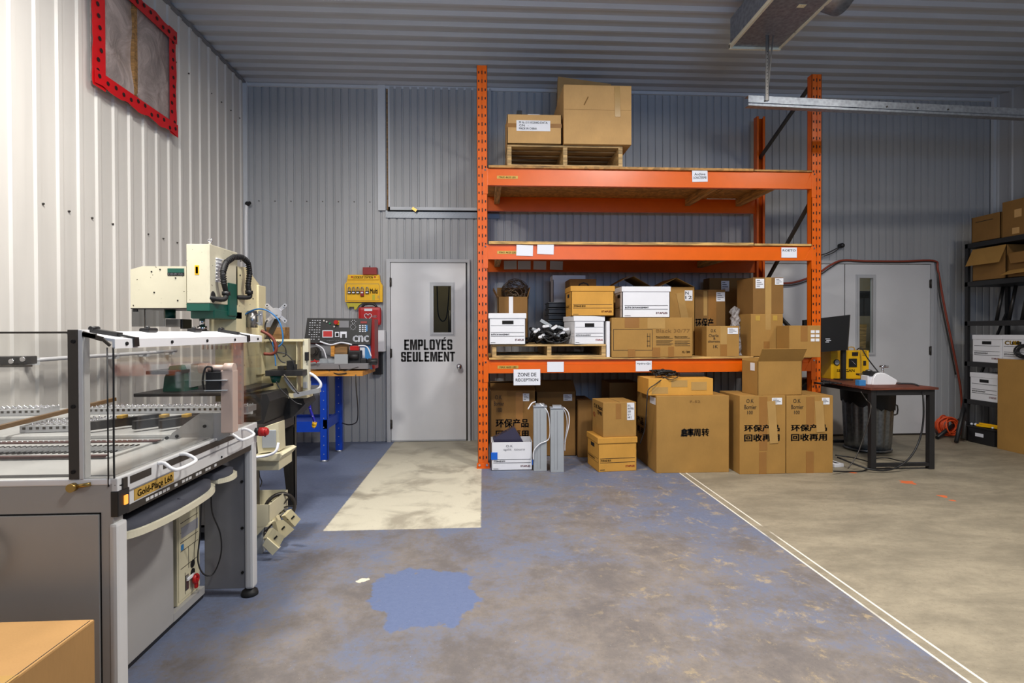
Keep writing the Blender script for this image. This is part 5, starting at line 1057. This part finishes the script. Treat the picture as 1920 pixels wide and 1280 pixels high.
k.tube(P, .011, 8).build('hose', 'indigo', ah); a, b = W(590, 791, 4.35), W(588, 802, 4.35); MB().cyl(a, a.lerp(b, .6), .018).cyl(a.lerp(b, .6), b, .018, .008).build('nozzle', 'yellow', ah)
for a, b in zip(P, P[1:]):
    pass
k = MB()
for i in range(1, 5): k.ball(P[i]+Vector((0, -.009, .01)), .004, seg=6)
k.build('hose_dot_pattern', 'paper', ah)
p = [W(578, 698, 3.95), W(590, 705, 3.95), W(601, 718, 3.95), W(598, 728, 3.95), W(580, 735, 3.95), W(560, 737, 3.95), W(545, 725, 3.95), W(533, 706, 3.95)]; solo(MB().tube(p, .010), 'white_hose', 'paper', 'white hose looping past the right edge of the open cream cabinet', 'hose', p[0])

# ------------------------------------------------------------------ things on the back wall beside the door
wy = YB-.012
t = thing('lockout_station', 'yellow lockout station board with hanging padlocks on the wall left of the door', 'lockout station', W(682, 540, wy)); y = wy-.045
def wp(pts, y_, d, nm, mt, par=None): return MB().prism([W(px, py, y_) for px, py in pts], (0, d, 0)).build(nm, mt, par or t)
bd = wp([(647, 566), (646, 533), (650, 528), (653, 515), (711, 515), (713, 528), (717, 535), (717, 566)], y, .05, 'board', 'yellow')
wp([(652, 524), (652, 515), (709, 515), (710, 524)], y-.012, .02, 'header', 'yellow'); a, b = W(663, 522, y-.013), W(699, 517.5, y-.013); MB().text('LOCKOUT STATION', fr(a.x, b.x, a.z, b.z, y-.014), .03).build('lettering', 'ink', t)
wp([(649, 564), (649, 531), (710, 531), (712, 537), (712, 564)], y-.006, .01, 'recess_edge', 'gold'); wp([(650.5, 563), (650.5, 533), (709, 533), (711, 538), (711, 563)], y-.008, .004, 'recess_panel', 'yellow')
for px, py in ((660, 519), (703, 519)): q = W(px, py, y-.012); MB().cyl(q-Vector((0, .004, 0)), q, .010, seg=10).build('rivet', 'redink', t)
for i, (px, c_) in enumerate(((655, 'orange2'), (663, 'orange2'), (671, 'orange2'), (679, 'dred'), (688.5, 'orange2'))):
    q = W(px, 546, y-.02); o = MB().box(q+Vector((-.020, -.012, -.028-(.03 if i == 3 else 0))), q+Vector((.020, .010, .006)), .004).build('padlock', c_, t)
    MB().tube([q+Vector((-.012, 0, 0)), q+Vector((-.012, 0, .035)), q+Vector((0, 0, .05)), q+Vector((.012, 0, .035)), q+Vector((.012, 0, 0))], .005, 6).build('shackle', 'steel', o); MB().box(q+Vector((-.014, -.013, -.022)), q+Vector((.014, -.012, -.008))).build('tag_sticker', 'paper', o)
wp([(654, 579), (649, 568), (679, 568), (672, 573), (668, 580), (664, 580), (664, 575), (655, 575)], y+.01, .02, 'lower_tray', 'yellow2'); a, b = W(694, 550, y-.010), W(708, 541, y-.010); MB().text('Multi', fr(a.x, b.x, a.z, b.z, y-.011), .05).build('lettering', 'tick', t)
wp([(698, 562), (698, 552), (703, 552), (703, 562)], y-.010, .004, 'green_mark', 'yellow2'); wp([(708, 559), (708, 554), (712, 554), (712, 559)], y-.010, .004, 'side_clip', 'gold')
t = thing('red_box', 'small dark red box mounted directly above the yellow lockout station', 'box', W(693, 514, wy)); bp(MB(), 680, 501, 706, 514.5, wy-.08, .08, .004).build('case', 'dred', t); bp(MB(), 692.5, 498, 694, 501, wy-.05, .01).build('peg', 'dark', t)
t = thing('defibrillator_case', 'rounded red defibrillator case with a white heart, hanging below the yellow station', 'first aid case', W(692, 608, wy)); y = wy-.10
o = bp(MB(), 671, 575, 713.5, 610, y, .09, .035).build('case', 'red', t); MB().tube([W(679, 577, y+.03), W(684, 570, y+.03), W(701, 570, y+.03), W(707, 577, y+.03)], .014, 8, smooth=2).build('handle', 'black', t)
k = MB(); q = W(690, 593, y-.001)
for r0, yy in ((1.0, 0),): 
    pts = []
    for i in range(40):
        a_ = i/40*2*math.pi; pts.append(q+Vector((.0026*16*math.sin(a_)**3, 0, .0026*(13*math.cos(a_)-5*math.cos(2*a_)-2*math.cos(3*a_)-math.cos(4*a_)))))
    k.tube(pts, .004, 6, closed=True, smooth=1)
k.build('heart_mark', 'paper', o); bp(MB(), 683, 578.5, 698, 583, y-.002, .003).build('sticker', 'paper', o); a, b = W(698, 595, y), W(707, 591, y); MB().text('AED', fr(a.x, b.x, a.z, b.z, y-.002), .03).build('lettering', 'paper', o); a, b = W(685, 592.5, y), W(694, 589.5, y); MB().text('PLUS', fr(a.x, b.x, a.z, b.z, y-.002), .01).build('lettering', 'paper', o)
t = thing('wall_cabinet', 'white wall box with a red side label beside the door frame', 'wall box', W(711, 659, wy)); bp(MB(), 700, 621, 708, 657, wy-.10, .10).build('side', 'greyp', t); bp(MB(), 708, 619, 720.5, 659, wy-.14, .13, .006).build('case', 'white', t); bp(MB(), 700.5, 627, 707.5, 651, wy-.103, .003).build('red_label', 'red', t)
q = W(710, 700, wy); solo(bp(MB(), 699, 661, 716, 702, wy-.06, .055, .004), 'black_wall_plate', 'black', 'black plate on the wall behind the right end of the work table', 'wall plate', q)

# ------------------------------------------------------------------ desk at the double door
c = F(1635, 880); TX0, TX1 = W(1632, 730, c.y-.03).x-.01, W(1757, 727, c.y-.03).x; ty = c.y-.05; tz = W(1700, 726.5, ty).z; tyb = 5.98
tb = thing('desk', 'black framed desk with a dark reddish wood top before the double door', 'desk', (TX0, ty, 0)); zt2 = tz
MB().box((TX0, ty, tz-.022), (TX1, tyb, tz), .003).build('top', 'mahog', tb)
s = .05
for x in (TX0+.02, TX1-.07):
    for y in (ty+.02, tyb-.08): MB().box((x, y, 0), (x+s, y+s, tz-.022), .003).build('leg', 'blacks', tb)
for y in (ty+.02, tyb-.08): MB().box((TX0+.07, y+.005, .03), (TX1-.07, y+.045, .06)).build('stretcher', 'blacks', tb)
MB().box((TX0+.07, ty+.02, tz-.072), (TX1-.07, ty+.06, tz-.022)).box((TX0+.02, ty+.07, tz-.062), (TX0+.06, tyb-.08, tz-.022)).box((TX1-.06, ty+.07, tz-.062), (TX1-.02, tyb-.08, tz-.022)).build('top_frame', 'blacks', tb)
# monitor
my = 5.55; q = W(1588, 718, my); q.z = tz; mo = thing('monitor', 'black computer monitor seen from behind on a tall post on the desk', 'monitor', q)
MB().prism([W(1508, 662, my), W(1507, 600, my), W(1593, 590, my), W(1588, 656, my)], (.0, .03, 0)).build('screen_back', 'black', mo); MB().prism([W(1588, 656, my+.001), W(1593, 590, my+.001), W(1594.5, 590, my+.001), W(1590, 656, my+.001)], (0, .035, 0)).build('bezel', 'dsteel', mo)
MB().box((q.x-.02, my+.04, tz), (q.x+.02, my+.08, W(1588, 637, my+.04).z), .003).bar((q.x, my+.06, tz+.42), (q.x-.2, my+.03, tz+.47), .04, .04).build('post', 'blacks', mo); MB().box((q.x-.07, my+.0, tz), (q.x+.07, my+.12, tz+.012), .003).build('clamp_base', 'blacks', mo)
k = MB(); a = W(1548, 636, my-.003); 
for i, w_ in enumerate((.05, .06, .04)): k.box((a.x+.01*(i % 2), my-.002, a.z-.016*i), (a.x+w_, my, a.z-.016*i+.008))
k.build('rear_label', 'paper', mo)
# yellow power unit
yy = 5.72; a, b = W(1558, 706, yy), W(1613, 657, yy); yu = thing('power_unit', 'yellow metal case with a round gauge on the desk behind the monitor post', 'power unit', (a.x, yy, tz), -.0)
H = b.z-tz; wd = b.x-a.x; MB().box((a.x, yy, tz+.001), (b.x+.10, yy+.2, b.z), .005).build('case', 'yellow', yu); MB().box((b.x+.0, yy-.004, tz+.01), (b.x+.012, yy, b.z-.005)).build('corner_strip', 'gold', yu)
q = W(1568, 679, yy); g_ = MB().cyl(q-Vector((0, .012, 0)), q, .033).build('gauge', 'black', yu); MB().cyl(q-Vector((0, .014, 0)), q-Vector((0, .012, 0)), .026).build('dial', 'greyp', g_)
bp(MB(), 1592, 672, 1607, 688, yy-.006, .008).build('meter_window', 'black', yu); MB().bar(W(1597, 676, yy-.008), W(1604, 683, yy-.008), .003, .002).build('needle', 'paper', yu); bp(MB(), 1598, 660, 1609, 667, yy-.005, .006).build('name_label', 'tick', yu); bp(MB(), 1619, 676, 1624, 685, yy-.005, .006).build('socket', 'tick', yu)
a2, b2 = W(1569, 697, yy), W(1602, 692, yy); MB().text('SELEGAN', fr(a2.x, b2.x, a2.z, b2.z, yy-.002), .02).build('lettering', 'tick', yu)
MB().tube([W(1591, 657, yy+.1), W(1591, 651, yy+.1), W(1601, 651, yy+.1), W(1602, 657, yy+.1)], .006, smooth=2).build('handle', 'gold', yu)
k = MB()
for i in range(4): q = W(1617, 659+i*2.6, yy-.001); k.box(q, q+Vector((.05, .002, .005)))
k.build('vent_pattern', 'tick', yu)
# white tool
yy = 5.1; wt = thing('white_dispenser', 'white rounded benchtop tool with a chrome knob on the right half of the desk', 'tool', W(1660, 726, yy)); wt.location.z = tz
MB().prism([W(1636, 727, yy), W(1638, 706, yy), W(1643, 699, yy), W(1650, 697.5, yy), W(1660, 699, yy), W(1684, 713, yy), W(1679, 727, yy)], (0, .14, 0))
k = MB(); k.prism([W(px, py, yy) for px, py in ((1636, 725.5), (1638, 708), (1643, 700), (1651, 698), (1662, 700), (1684, 713), (1678, 725.5))], (0, .14, 0)); bmesh.ops.bevel(k.b, geom=k.b.edges[:], offset=.008, segments=3, affect='EDGES'); k.build('body', 'mwhite', wt)
bp(MB(), 1627, 704, 1640, 722, yy+.03, .1, .006).build('side_block', 'white', wt); MB().prism([W(1630, 704, yy+.02), W(1634, 697, yy+.02), W(1650, 697, yy+.02), W(1640, 705, yy+.02)], (0, .12, 0)).build('black_cover', 'blacks', wt)
q = W(1655, 688, yy+.07); MB().cyl(W(1655, 699, yy+.07), q, .010).cyl(q, q+Vector((0, 0, .018)), .03, .024).box(q+Vector((-.0, -.02, -.005)), q+Vector((.05, .02, .018)), .006).build('chrome_knob', 'chrome', wt)
q = W(1629, 695, yy+.1); MB().cyl(q, q+Vector((0, 0, .012)), .035, .02).cyl(q-Vector((0, 0, .05)), q, .008).build('valve_wheel', 'steel', wt)
bp(MB(), 1611, 700, 1628, 704, yy+.12, .05, .004).cyl(W(1614, 702, yy+.14), W(1626, 702, yy+.14), .014).build('brass_fitting', 'brass', wt)
q = W(1618, 722, 5.0); q.z = tz; solo(MB().box(q+Vector((-.035, 0, .001)), q+Vector((.03, .06, .055)), .003), 'blue_box', 'blue2', 'small blue box on the desk left of the white tool', 'box', q)
k = MB(); rr = random.Random(4)
for i in range(5): k.tube([Vector((q.x-.30+rr.uniform(-.12, .14), 5.2+rr.uniform(-.2, .2), tz+.010+rr.uniform(0, .02))) for _ in range(5)], .006, 6)
solo(k, 'cable_tangle', 'blacks', 'tangle of thin cables on the desk at the foot of the monitor post', 'cables', (q.x-.3, 5.2, tz))
def cable(nm, mt, r, pts, label, cat='cable'):
    P = [W(*p) for p in pts]
    for p_ in P: p_.z = max(p_.z, r+.001)
    return solo(MB().tube(P, r), nm, mt, label, cat, P[0])
cable('power_cable', 'black', .008, ((1682, 719, 5.0), (1715, 720, 4.95), (1727, 730, 4.88), (1731, 745, 4.79), (1731, 790, 4.79), (1722, 830, 4.79), (1702, 862, 4.76), (1670, 880, 4.75), (1630, 879, 4.76), (1570, 857, 5.0)), 'thick black cable hanging from the white tool over the front edge of the desk')
cable('power_cable', 'black', .006, ((1607, 655, 5.70), (1615, 653, 5.6), (1627, 672, 5.35), (1648, 699, 5.2)), 'black cable running from the yellow case down to the white tool')
cable('power_cable', 'dsteel', .005, ((1614, 734, 4.9), (1625, 750, 4.88), (1633, 762, 4.8), (1625, 800, 4.8), (1608, 850, 4.8), (1590, 878, 4.78)), 'thin cable crossing in front of the metal trash can')
cable('floor_cable', 'black', .006, ((1563, 883, 4.7), (1590, 888, 4.78), (1620, 882, 4.8), (1632, 868, 4.95), (1600, 858, 5.2), (1566, 853, 5.3)), 'black cable lying in a loop on the floor beside the tall cartons')
cable('floor_cable', 'black', .006, ((1632, 860, 5.2), (1660, 858, 5.2), (1680, 862, 5.1), (1700, 868, 5.0), (1660, 874, 4.9)), 'black cable on the floor below the right desk legs')
q = F(1573, 876); t = thing('power_strip', 'white power strip on the floor right of the tall carton pair', 'power strip', q, .2); MB().box((-.05, 0, 0), (.06, .16, .035), .006).build('body', 'white', t, world=False); MB().box((-.01, .02, .035), (.02, .14, .037)).build('sockets', 'dsteel', t, world=False)
# trash can
q = F(1626, 842); cx_, cy_ = q.x, q.y; HT2 = .66; R0, R1 = .215, .245; tc = thing('trash_can', 'fluted galvanised trash can with a black bag under the desk', 'trash can', (cx_, cy_, 0)); k = MB(); RR = []
for j in range(9):
    z = .02+HT2*j/8; row = []
    for i in range(96):
        a_ = 2*math.pi*i/96; fl = .007*math.cos(a_*16)*(1 if 0 < j < 7 else 0); r = R0+(R1-R0)*j/8+fl; row.append(k.b.verts.new((cx_+r*math.cos(a_), cy_+r*math.sin(a_), z)))
    RR.append(row)
for A_, B_ in zip(RR, RR[1:]):
    for i in range(96): f = k.b.faces.new((A_[i], A_[(i+1) % 96], B_[(i+1) % 96], B_[i])); f.smooth = True
k.b.faces.new(RR[0]); k.build('body', 'galv', tc); MB().torus((cx_, cy_, .02), R0+.004, .012, 'Z', 40).build('base_ring', 'galv', tc)
k = MB(); RR = []; rr = random.Random(9)
for j, (dr_, z) in enumerate(((.010, HT2-.14), (.014, HT2-.02), (.012, HT2+.035), (-.008, HT2+.03), (-.03, HT2-.25))):
    RR.append([k.b.verts.new((cx_+(R1+dr_+rr.uniform(-.003, .003))*math.cos(2*math.pi*i/48), cy_+(R1+dr_)*math.sin(2*math.pi*i/48), z+(rr.uniform(-.02, .02) if j == 0 else 0)-(.05*math.sin(2*math.pi*i/48+2.4)+.02 if j == 0 else 0))) for i in range(48)])
for A_, B_ in zip(RR, RR[1:]):
    for i in range(48): f = k.b.faces.new((A_[i], A_[(i+1) % 48], B_[(i+1) % 48], B_[i])); f.smooth = True
k.build('bag_liner', 'rubber', tc); q = W(1670, 780, cy_-.05); MB().tube([(cx_+.23, cy_-.08, .50), (cx_+.27, cy_-.09, .49), (cx_+.27, cy_-.09, .40), (cx_+.23, cy_-.08, .39)], .008, smooth=2).build('handle', 'dsteel', tc)

# ------------------------------------------------------------------ red cable round the double door, coil, tubes
P = [W(px, py, YB-.05) for px, py in ((1424, 520), (1455, 530), (1490, 529), (1530, 514), (1556, 497), (1580, 488), (1620, 489.5), (1690, 490), (1750, 489), (1757, 505), (1765, 550), (1773, 592), (1783, 640), (1795, 700), (1801, 740), (1802, 790), (1800, 822))]
for p_ in P: p_.y = YB-.06
t = thing('red_extension_cable', 'dull red extension cable draped over the double door and down the wall', 'cable', P[0]); MB().tube(P, .012).build('cable', 'rcable', t); MB().tube([p_+Vector((0, -.01, -.03 if i < 5 else -.0)) if i < 5 else p_+Vector((-.03 if i > 9 else 0, .0, -.012)) for i, p_ in enumerate(P)][:14], .007).build('second_strand', 'dsteel', t)
q = W(1579, 460, YB-.05); t = thing('wall_outlet_lead', 'black round wall fitting with thin leads right of the rack', 'wall fitting', q); MB().ball(q, .03).cyl(q, q+Vector((0, .045, 0)), .03).build('fitting', 'black', t); MB().tube([q, W(1560, 470, YB-.05), W(1543, 477, YB-.06), W(1500, 486, YB-.06)], .006).tube([q, W(1563, 473, YB-.05), W(1545, 480, YB-.06)], .005).build('lead', 'blacks', t)
q = F(1790, 822); t = thing('orange_cable_coil', 'coil of bright orange cable on the floor in the back right corner', 'cable coil', q); k = MB(); rr = random.Random(12)
for i in range(14):
    R_ = Matrix.Rotation(rr.uniform(-.5, .5), 3, 'Z') @ Matrix.Rotation(rr.uniform(-.25, .25), 3, 'X'); ce = Vector((q.x+rr.uniform(-.02, .02), q.y+.10+rr.uniform(-.05, .05), .135)); rd = rr.uniform(.07, .125)
    k.tube([ce+R_ @ Vector((rd*math.cos(a_*math.pi/12), 0, rd*math.sin(a_*math.pi/12))) for a_ in range(24)], .008, 6, closed=True, smooth=1)
k.build('coil', 'ocable', t)
def lean(nm, m, r, a, b, label):
    return solo(MB().cyl(a, b, r, seg=12), nm, m, label, 'tube', a)
a = F(1757, 824); lean('black_tube', 'black', .022, Vector((a.x-.0, a.y, .024)), W(1806, 782, YB-.1), 'black tube lying low on the floor, pointing at the orange coil')
a = F(1793, 832); lean('black_tube', 'black', .022, Vector((a.x, a.y, .024)), W(1815, 725, 6.25), 'black tube leaning steeply against the shelf beside the orange coil')
a = F(1806, 828); lean('grey_tube', 'dsteel', .025, Vector((a.x, a.y, .03)), W(1822, 700, 6.38), 'grey tube leaning behind the black shelf post')

# ------------------------------------------------------------------ black shelving along the right wall
XS = 5.70; sh = thing('black_shelving', 'black steel shelving along the right wall with five levels', 'shelf', (XS, 5.5, 0)); SY0, SY1 = 4.6, 6.10
ztop = W(1822, 385, 6.1).z-.0
levels = [L(1822, y, XS).z for y in (459, 531, 605, 681, 752)]
for x in (XS, XS+.5):
    for y in (SY0, SY1-.04): MB().box((x, y, 0), (x+.035, y+.04, levels[0]+.02), .002).build('post', 'blacks', sh)
for z in levels: MB().box((XS, SY0, z-.035), (XS+.53, SY1, z+.02), .002).build('shelf_level', 'blacks', sh)
MB().bar((XS+.02, SY1-.02, .4), (XS+.5, SY1-.02, 1.5), .02, .02).build('cross_brace', 'blacks', sh)
def sbox(label, px0, px1, z, ytop, m='card', dep=.42, banker_=False, open_=False, name='cardboard_box', cat='box', cut=None):
    a, b = L(px0, 600, XS+.01), L(px1, 600, XS+.01); y1, y0 = a.y, b.y; H = L((px0+px1)/2, ytop, XS+.01).z-z; wd = y1-y0
    t = thing(name, label, cat, (XS+.01, y1, z+.021), -math.pi/2); t['dims'] = (wd, dep, H-.021); H -= .021   # local x runs towards the camera, local y into the shelf
    k = MB(); th = .006
    if open_: k.box((0, 0, 0), (wd, dep, th)).box((0, 0, 0), (wd, th, H)).box((0, dep-th, 0), (wd, dep, H)).box((0, 0, 0), (th, dep, H)).box((wd-th, 0, 0), (wd, dep, H))
    else: k.box((0, 0, 0), (wd, dep, H), .004)
    k.build('body', m, t, world=False)
    if banker_:
        MB().box((-.004, -.004, H-.05), (wd+.004, dep+.004, H+.002), .004).build('lid', m, t, world=False); MB().box((wd*.34, -.002, H-.105), (wd*.66, .001, H-.07), .012).build('hand_hole', 'dark', t, world=False)
        k = MB()
        for zz_ in (.26, .40, .60): k.box((wd*.06, -.002, H*zz_), (wd*.94, .001, H*zz_+.004))
        k.text('BOÎTE DE RANGEMENT', fr(wd*.07, wd*.55, H*.31, H*.37, -.003), .03); k.build('print', 'ink', t, world=False)
        MB().text('STAPLES', fr(wd*.68, wd*.93, H*.12, H*.18, -.003), .03).build('brand_print', 'redink', t, world=False)
    return t
sbox('white storage box on the black shelving, upper one at its left end', 1824, 1878, levels[3], 628, 'white', .38, True, name='storage_box', cat='storage box')
t = sbox('white storage box with a yellow word, on the black shelving at the photo edge', 1879.5, 1935, levels[3], 628, 'white', .38, True, name='storage_box', cat='storage box'); wd, dep, H = t['dims']; MB().text('CUIS', fr(wd*.1, wd*.6, H*.66, H*.80, -.003), .04).build('yellow_word', 'yellow', t, world=False)
sbox('white storage box on the lower black shelf above the battery crate', 1820, 1873, levels[4], 700, 'white', .38, True, name='storage_box', cat='storage box')
t = sbox('brown carton on the top black shelf with a dented dark lid', 1821, 1875, levels[0], 403, 'cardd', .42, open_=True); wd, dep, H = t['dims']; MB().prism([(0, dep, H), (wd*.9, dep, H), (wd*.8, dep+.03, H+.10), (0, dep+.02, H+.10)], (0, -.006, 0)).build('flap', 'cardd', t, world=False); MB().box((wd*.15, -.002, H*.78), (wd*.75, .001, H*.80)).build('print', 'ink', t, world=False)
t = sbox('taller brown carton on the top black shelf with two small square labels', 1878, 1945, levels[0], 372, 'cardd', .42); wd, dep, H = t['dims']; MB().box((wd*.36, -.002, H*.50), (wd*.56, .001, H*.72)).box((wd*.30, -.002, H*.05), (wd*.5, .001, H*.22)).build('sticker', 'cardl', t, world=False)
t = sbox('carton with a drooping front flap on the second black shelf', 1823, 1886, levels[1], 463, 'cardd', .42, open_=True); wd, dep, H = t['dims']; MB().prism([(0, 0, H), (wd, 0, H), (wd*.96, -.07, H*.48), (-.02, -.07, H*.48)], (0, .005, 0)).build('flap', 'card', t, world=False)
t = sbox('open carton lying at the cropped right end of the second black shelf', 1889, 1950, levels[1], 470, 'cardd', .42, open_=True); wd, dep, H = t['dims']; MB().prism([(wd*.05, -.002, H*.3), (wd, -.002, H*.35), (wd, -.09, H*.15), (0, -.09, H*.1)], (0, .005, 0)).build('flap', 'card', t, world=False); MB().prism([(0, -.002, H*.98), (wd, -.002, H*.98), (wd, -.05, H*.55), (.08, -.05, H*.55)], (0, .005, 0)).build('flap', 'cardd', t, world=False)
for i, px in enumerate((1830, 1840, 1851, 1861)):
    a = L(px, 676, XS+.25); solo(MB().box((a.x, a.y, levels[4]+.021), (a.x+.2, a.y+.035, levels[4]+.19+.02*(i % 2)), .002), 'binder', 'blacks' if i % 2 else 'dsteel', 'dark binder standing deep in the black shelving behind the lower storage box', 'binder', (a.x, a.y, levels[4]), 'dark binders deep in the shelving') if False else None
for i, (px0, px1) in enumerate(((1843, 1836), (1858, 1849), (1872, 1862))):
    a, b = W(px0, 538, 6.05-.05*i), W(px1, 602, 6.05-.05*i); a.x = b.x+.03; solo(MB().cyl((XS+.30+.02*i, 6.0-.13*i, levels[2]+.021), (XS+.34+.02*i, 5.96-.13*i, levels[1]-.04), .018, seg=10), 'metal_rod', 'dsteel', 'dark rod standing on the third black shelf, %s from the left post' % ('first', 'second', 'third')[i], 'rod', (XS+.3, 6-.13*i, levels[2]))
# battery crate
a = L(1812, 826, XS-.0); y1, y0 = 6.03, 5.70; t = thing('battery_crate', 'black crate with a white label on the floor under the black shelving', 'crate', (XS-.02, y1, 0)); zc = L(1838, 800, XS).z
MB().box((XS-.02, y0, 0), (XS+.3, y1, zc), .008).build('case', 'black', t); MB().box((XS-.03, y0-.01, zc-.02), (XS+.31, y1+.01, zc), .004).build('rim', 'black', t)
MB().box((XS-.023, 5.83, zc*.42), (XS-.019, 5.93, zc*.62)).build('label_sticker', 'paper', t)
q = Vector((XS+.05, 5.85, zc+.03)); solo(MB().bar((XS+.02, 5.95, zc+.012), (XS+.1, 5.70, zc+.012), .04, .022).bar((XS+.06, 5.96, zc+.03), (XS+.1, 5.72, zc+.03), .02, .015), 'yellow_level', 'yellow', 'yellow spirit level lying on the black crate under the shelving', 'tool', q)
k = MB(); k.ball((XS+.0, 6.0, zc+.015), .014).ball((XS+.03, 5.98, zc+.015), .014).ball((XS+.01, 5.96, zc+.015), .014).ball((XS+.0, 5.74, zc+.015), .012); solo(k, 'terminal_caps', 'paper', 'small pale caps lying on the rim of the black crate', 'caps', (XS, 5.98, zc))
# brown sheet leaning at the shelf
a = F(1868, 841); b = W(1874, 672, a.y); xs = XS-.045; zz = L(1872, 672, xs).z
solo(MB().box((xs, 4.7, 0), (xs+.03, L(1870, 800, xs).y, zz), .002), 'cardboard_sheet', 'card', 'large brown board standing against the front of the black shelving', 'board', (xs, 5.2, 0))
k = MB(); rr = random.Random(21); c = L(1915, 655, xs+.02); c.z = zz
for i in range(14):
    rd = rr.uniform(.05, .10); k.tube([c+Vector((.0+rr.uniform(-.006, .006)+.08, rd*1.1*math.cos(a_*math.pi/8)+rr.uniform(-.02, .02), .10+rd*.8*math.sin(a_*math.pi/8))) for a_ in range(16)], .005, 6, closed=True, smooth=1)
solo(k, 'black_cable_coil', 'black', 'coil of black cable on the upper edge of the brown board at the photo edge', 'cable coil', c) if False else None
k = MB()
for i in range(14):
    rd = rr.uniform(.045, .095); ox = rr.uniform(-.012, .012); k.tube([Vector((xs-.0+ox, c.y-.05+rd*1.25*math.cos(a_*math.pi/8), zz+.09+rd*.85*math.sin(a_*math.pi/8))) for a_ in range(16)], .005, 6, closed=True, smooth=1)
solo(k, 'cable_coil', 'black', 'coil of black cable resting on the upper edge of the brown board', 'cable coil', (xs, c.y, zz))

# ------------------------------------------------------------------ ceiling duct and door track
Yd = 4.75; a, b = W(1369, 88, Yd), W(1461, 97, Yd); zb = b.z
du = thing('ceiling_unit', 'long galvanised duct box hanging under the ceiling, with a round outlet', 'duct', ((a.x+b.x)/2, Yd, zb)); 
MB().box((a.x, 1.2, a.z), (b.x, Yd, ZC-.13), .004).build('housing', 'zinc', du)
MB().box((a.x-.008, 1.2, a.z-.012), (a.x+.012, Yd+.01, a.z+.02)).box((b.x-.012, 1.2, a.z-.012), (b.x+.008, Yd+.01, a.z+.02)).box((a.x-.008, Yd-.01, a.z-.02), (b.x+.008, Yd+.012, a.z+.03)).build('edge_trim', 'cream', du)
q = F(1503, 11, a.z); MB().box((q.x-.03, q.y-.02, a.z-.0025), (q.x+.03, q.y+.02, a.z+.001)).build('sticker', 'creamy', du)
q = F(1525, 30, a.z); MB().cyl((b.x-.01, q.y-.15, a.z+.19), (b.x+.16, q.y-.15, a.z+.19), .20, .24, seg=32).build('round_outlet', 'zinc', du); k = MB()
for i in range(12): a_ = math.pi*(1+i/11); k.bar((b.x+.162, q.y-.15+.2*math.cos(a_), a.z+.19+.2*math.sin(a_)), (b.x+.162, q.y-.15+.235*math.cos(a_), a.z+.19+.235*math.sin(a_)), .006, .01, up=(1, 0, 0))
k.build('outlet_fins', 'steel', du)
for x in (a.x+.05, b.x-.05):
    for y in (2.2, 4.5): MB().cyl((x, y, ZC-.14), (x, y, ZC-.002), .006, seg=8).build('hanger_rod', 'steel', du)
Yt = 4.55; q0 = W(1403, 188, Yt); q1 = F(1935, 213, q0.z)
tk = thing('door_track', 'galvanised overhead door track hung from a perforated strut under the ceiling', 'track', q0)
d = (q1-q0).normalized(); e = q0+d*4.0; n_ = Vector((-d.y, d.x, 0))
if e.x > XR-.1: e = q0+d*((XR-.1-q0.x)/d.x)
k = MB(); k.bar(q0, e, .004, .085); k.bar(q0+Vector((0, 0, .042))+n_*.03, e+Vector((0, 0, .042))+n_*.03, .06, .004); k.bar(q0+Vector((0, 0, -.042))+n_*.03, e+Vector((0, 0, -.042))+n_*.03, .06, .004); k.bar(q0+Vector((0, 0, -.02))-n_*.006, e+Vector((0, 0, -.02))-n_*.006, .012, .004); k.build('channel', 'zinc', tk)
for tt in (.15, 1.3, 1.6, 1.9): c = q0+d*tt; MB().cyl(c-n_*.008, c, .008, seg=8).build('bolt', 'dsteel', tk)
q = W(1438, 180, Yt); hs = MB().box((q.x-.015, Yt-.006, q0.z), (q.x+.015, Yt-.002, ZC-.02)).box((q.x+.011, Yt-.006, q0.z), (q.x+.015, Yt+.02, ZC-.02)).build('strut', 'steel', tk)
k = MB()
for i in range(13): k.cyl((q.x, Yt-.0075, q0.z+.06+i*.03), (q.x, Yt-.006, q0.z+.06+i*.03), .004, seg=6)
k.build('hole_pattern', 'dark', hs); MB().bar((q.x+.01, Yt, q0.z+.12), (q.x+.09, Yt+.0, ZC-.02), .012, .004, up=(0, 1, 0)).build('strut', 'steel', tk)
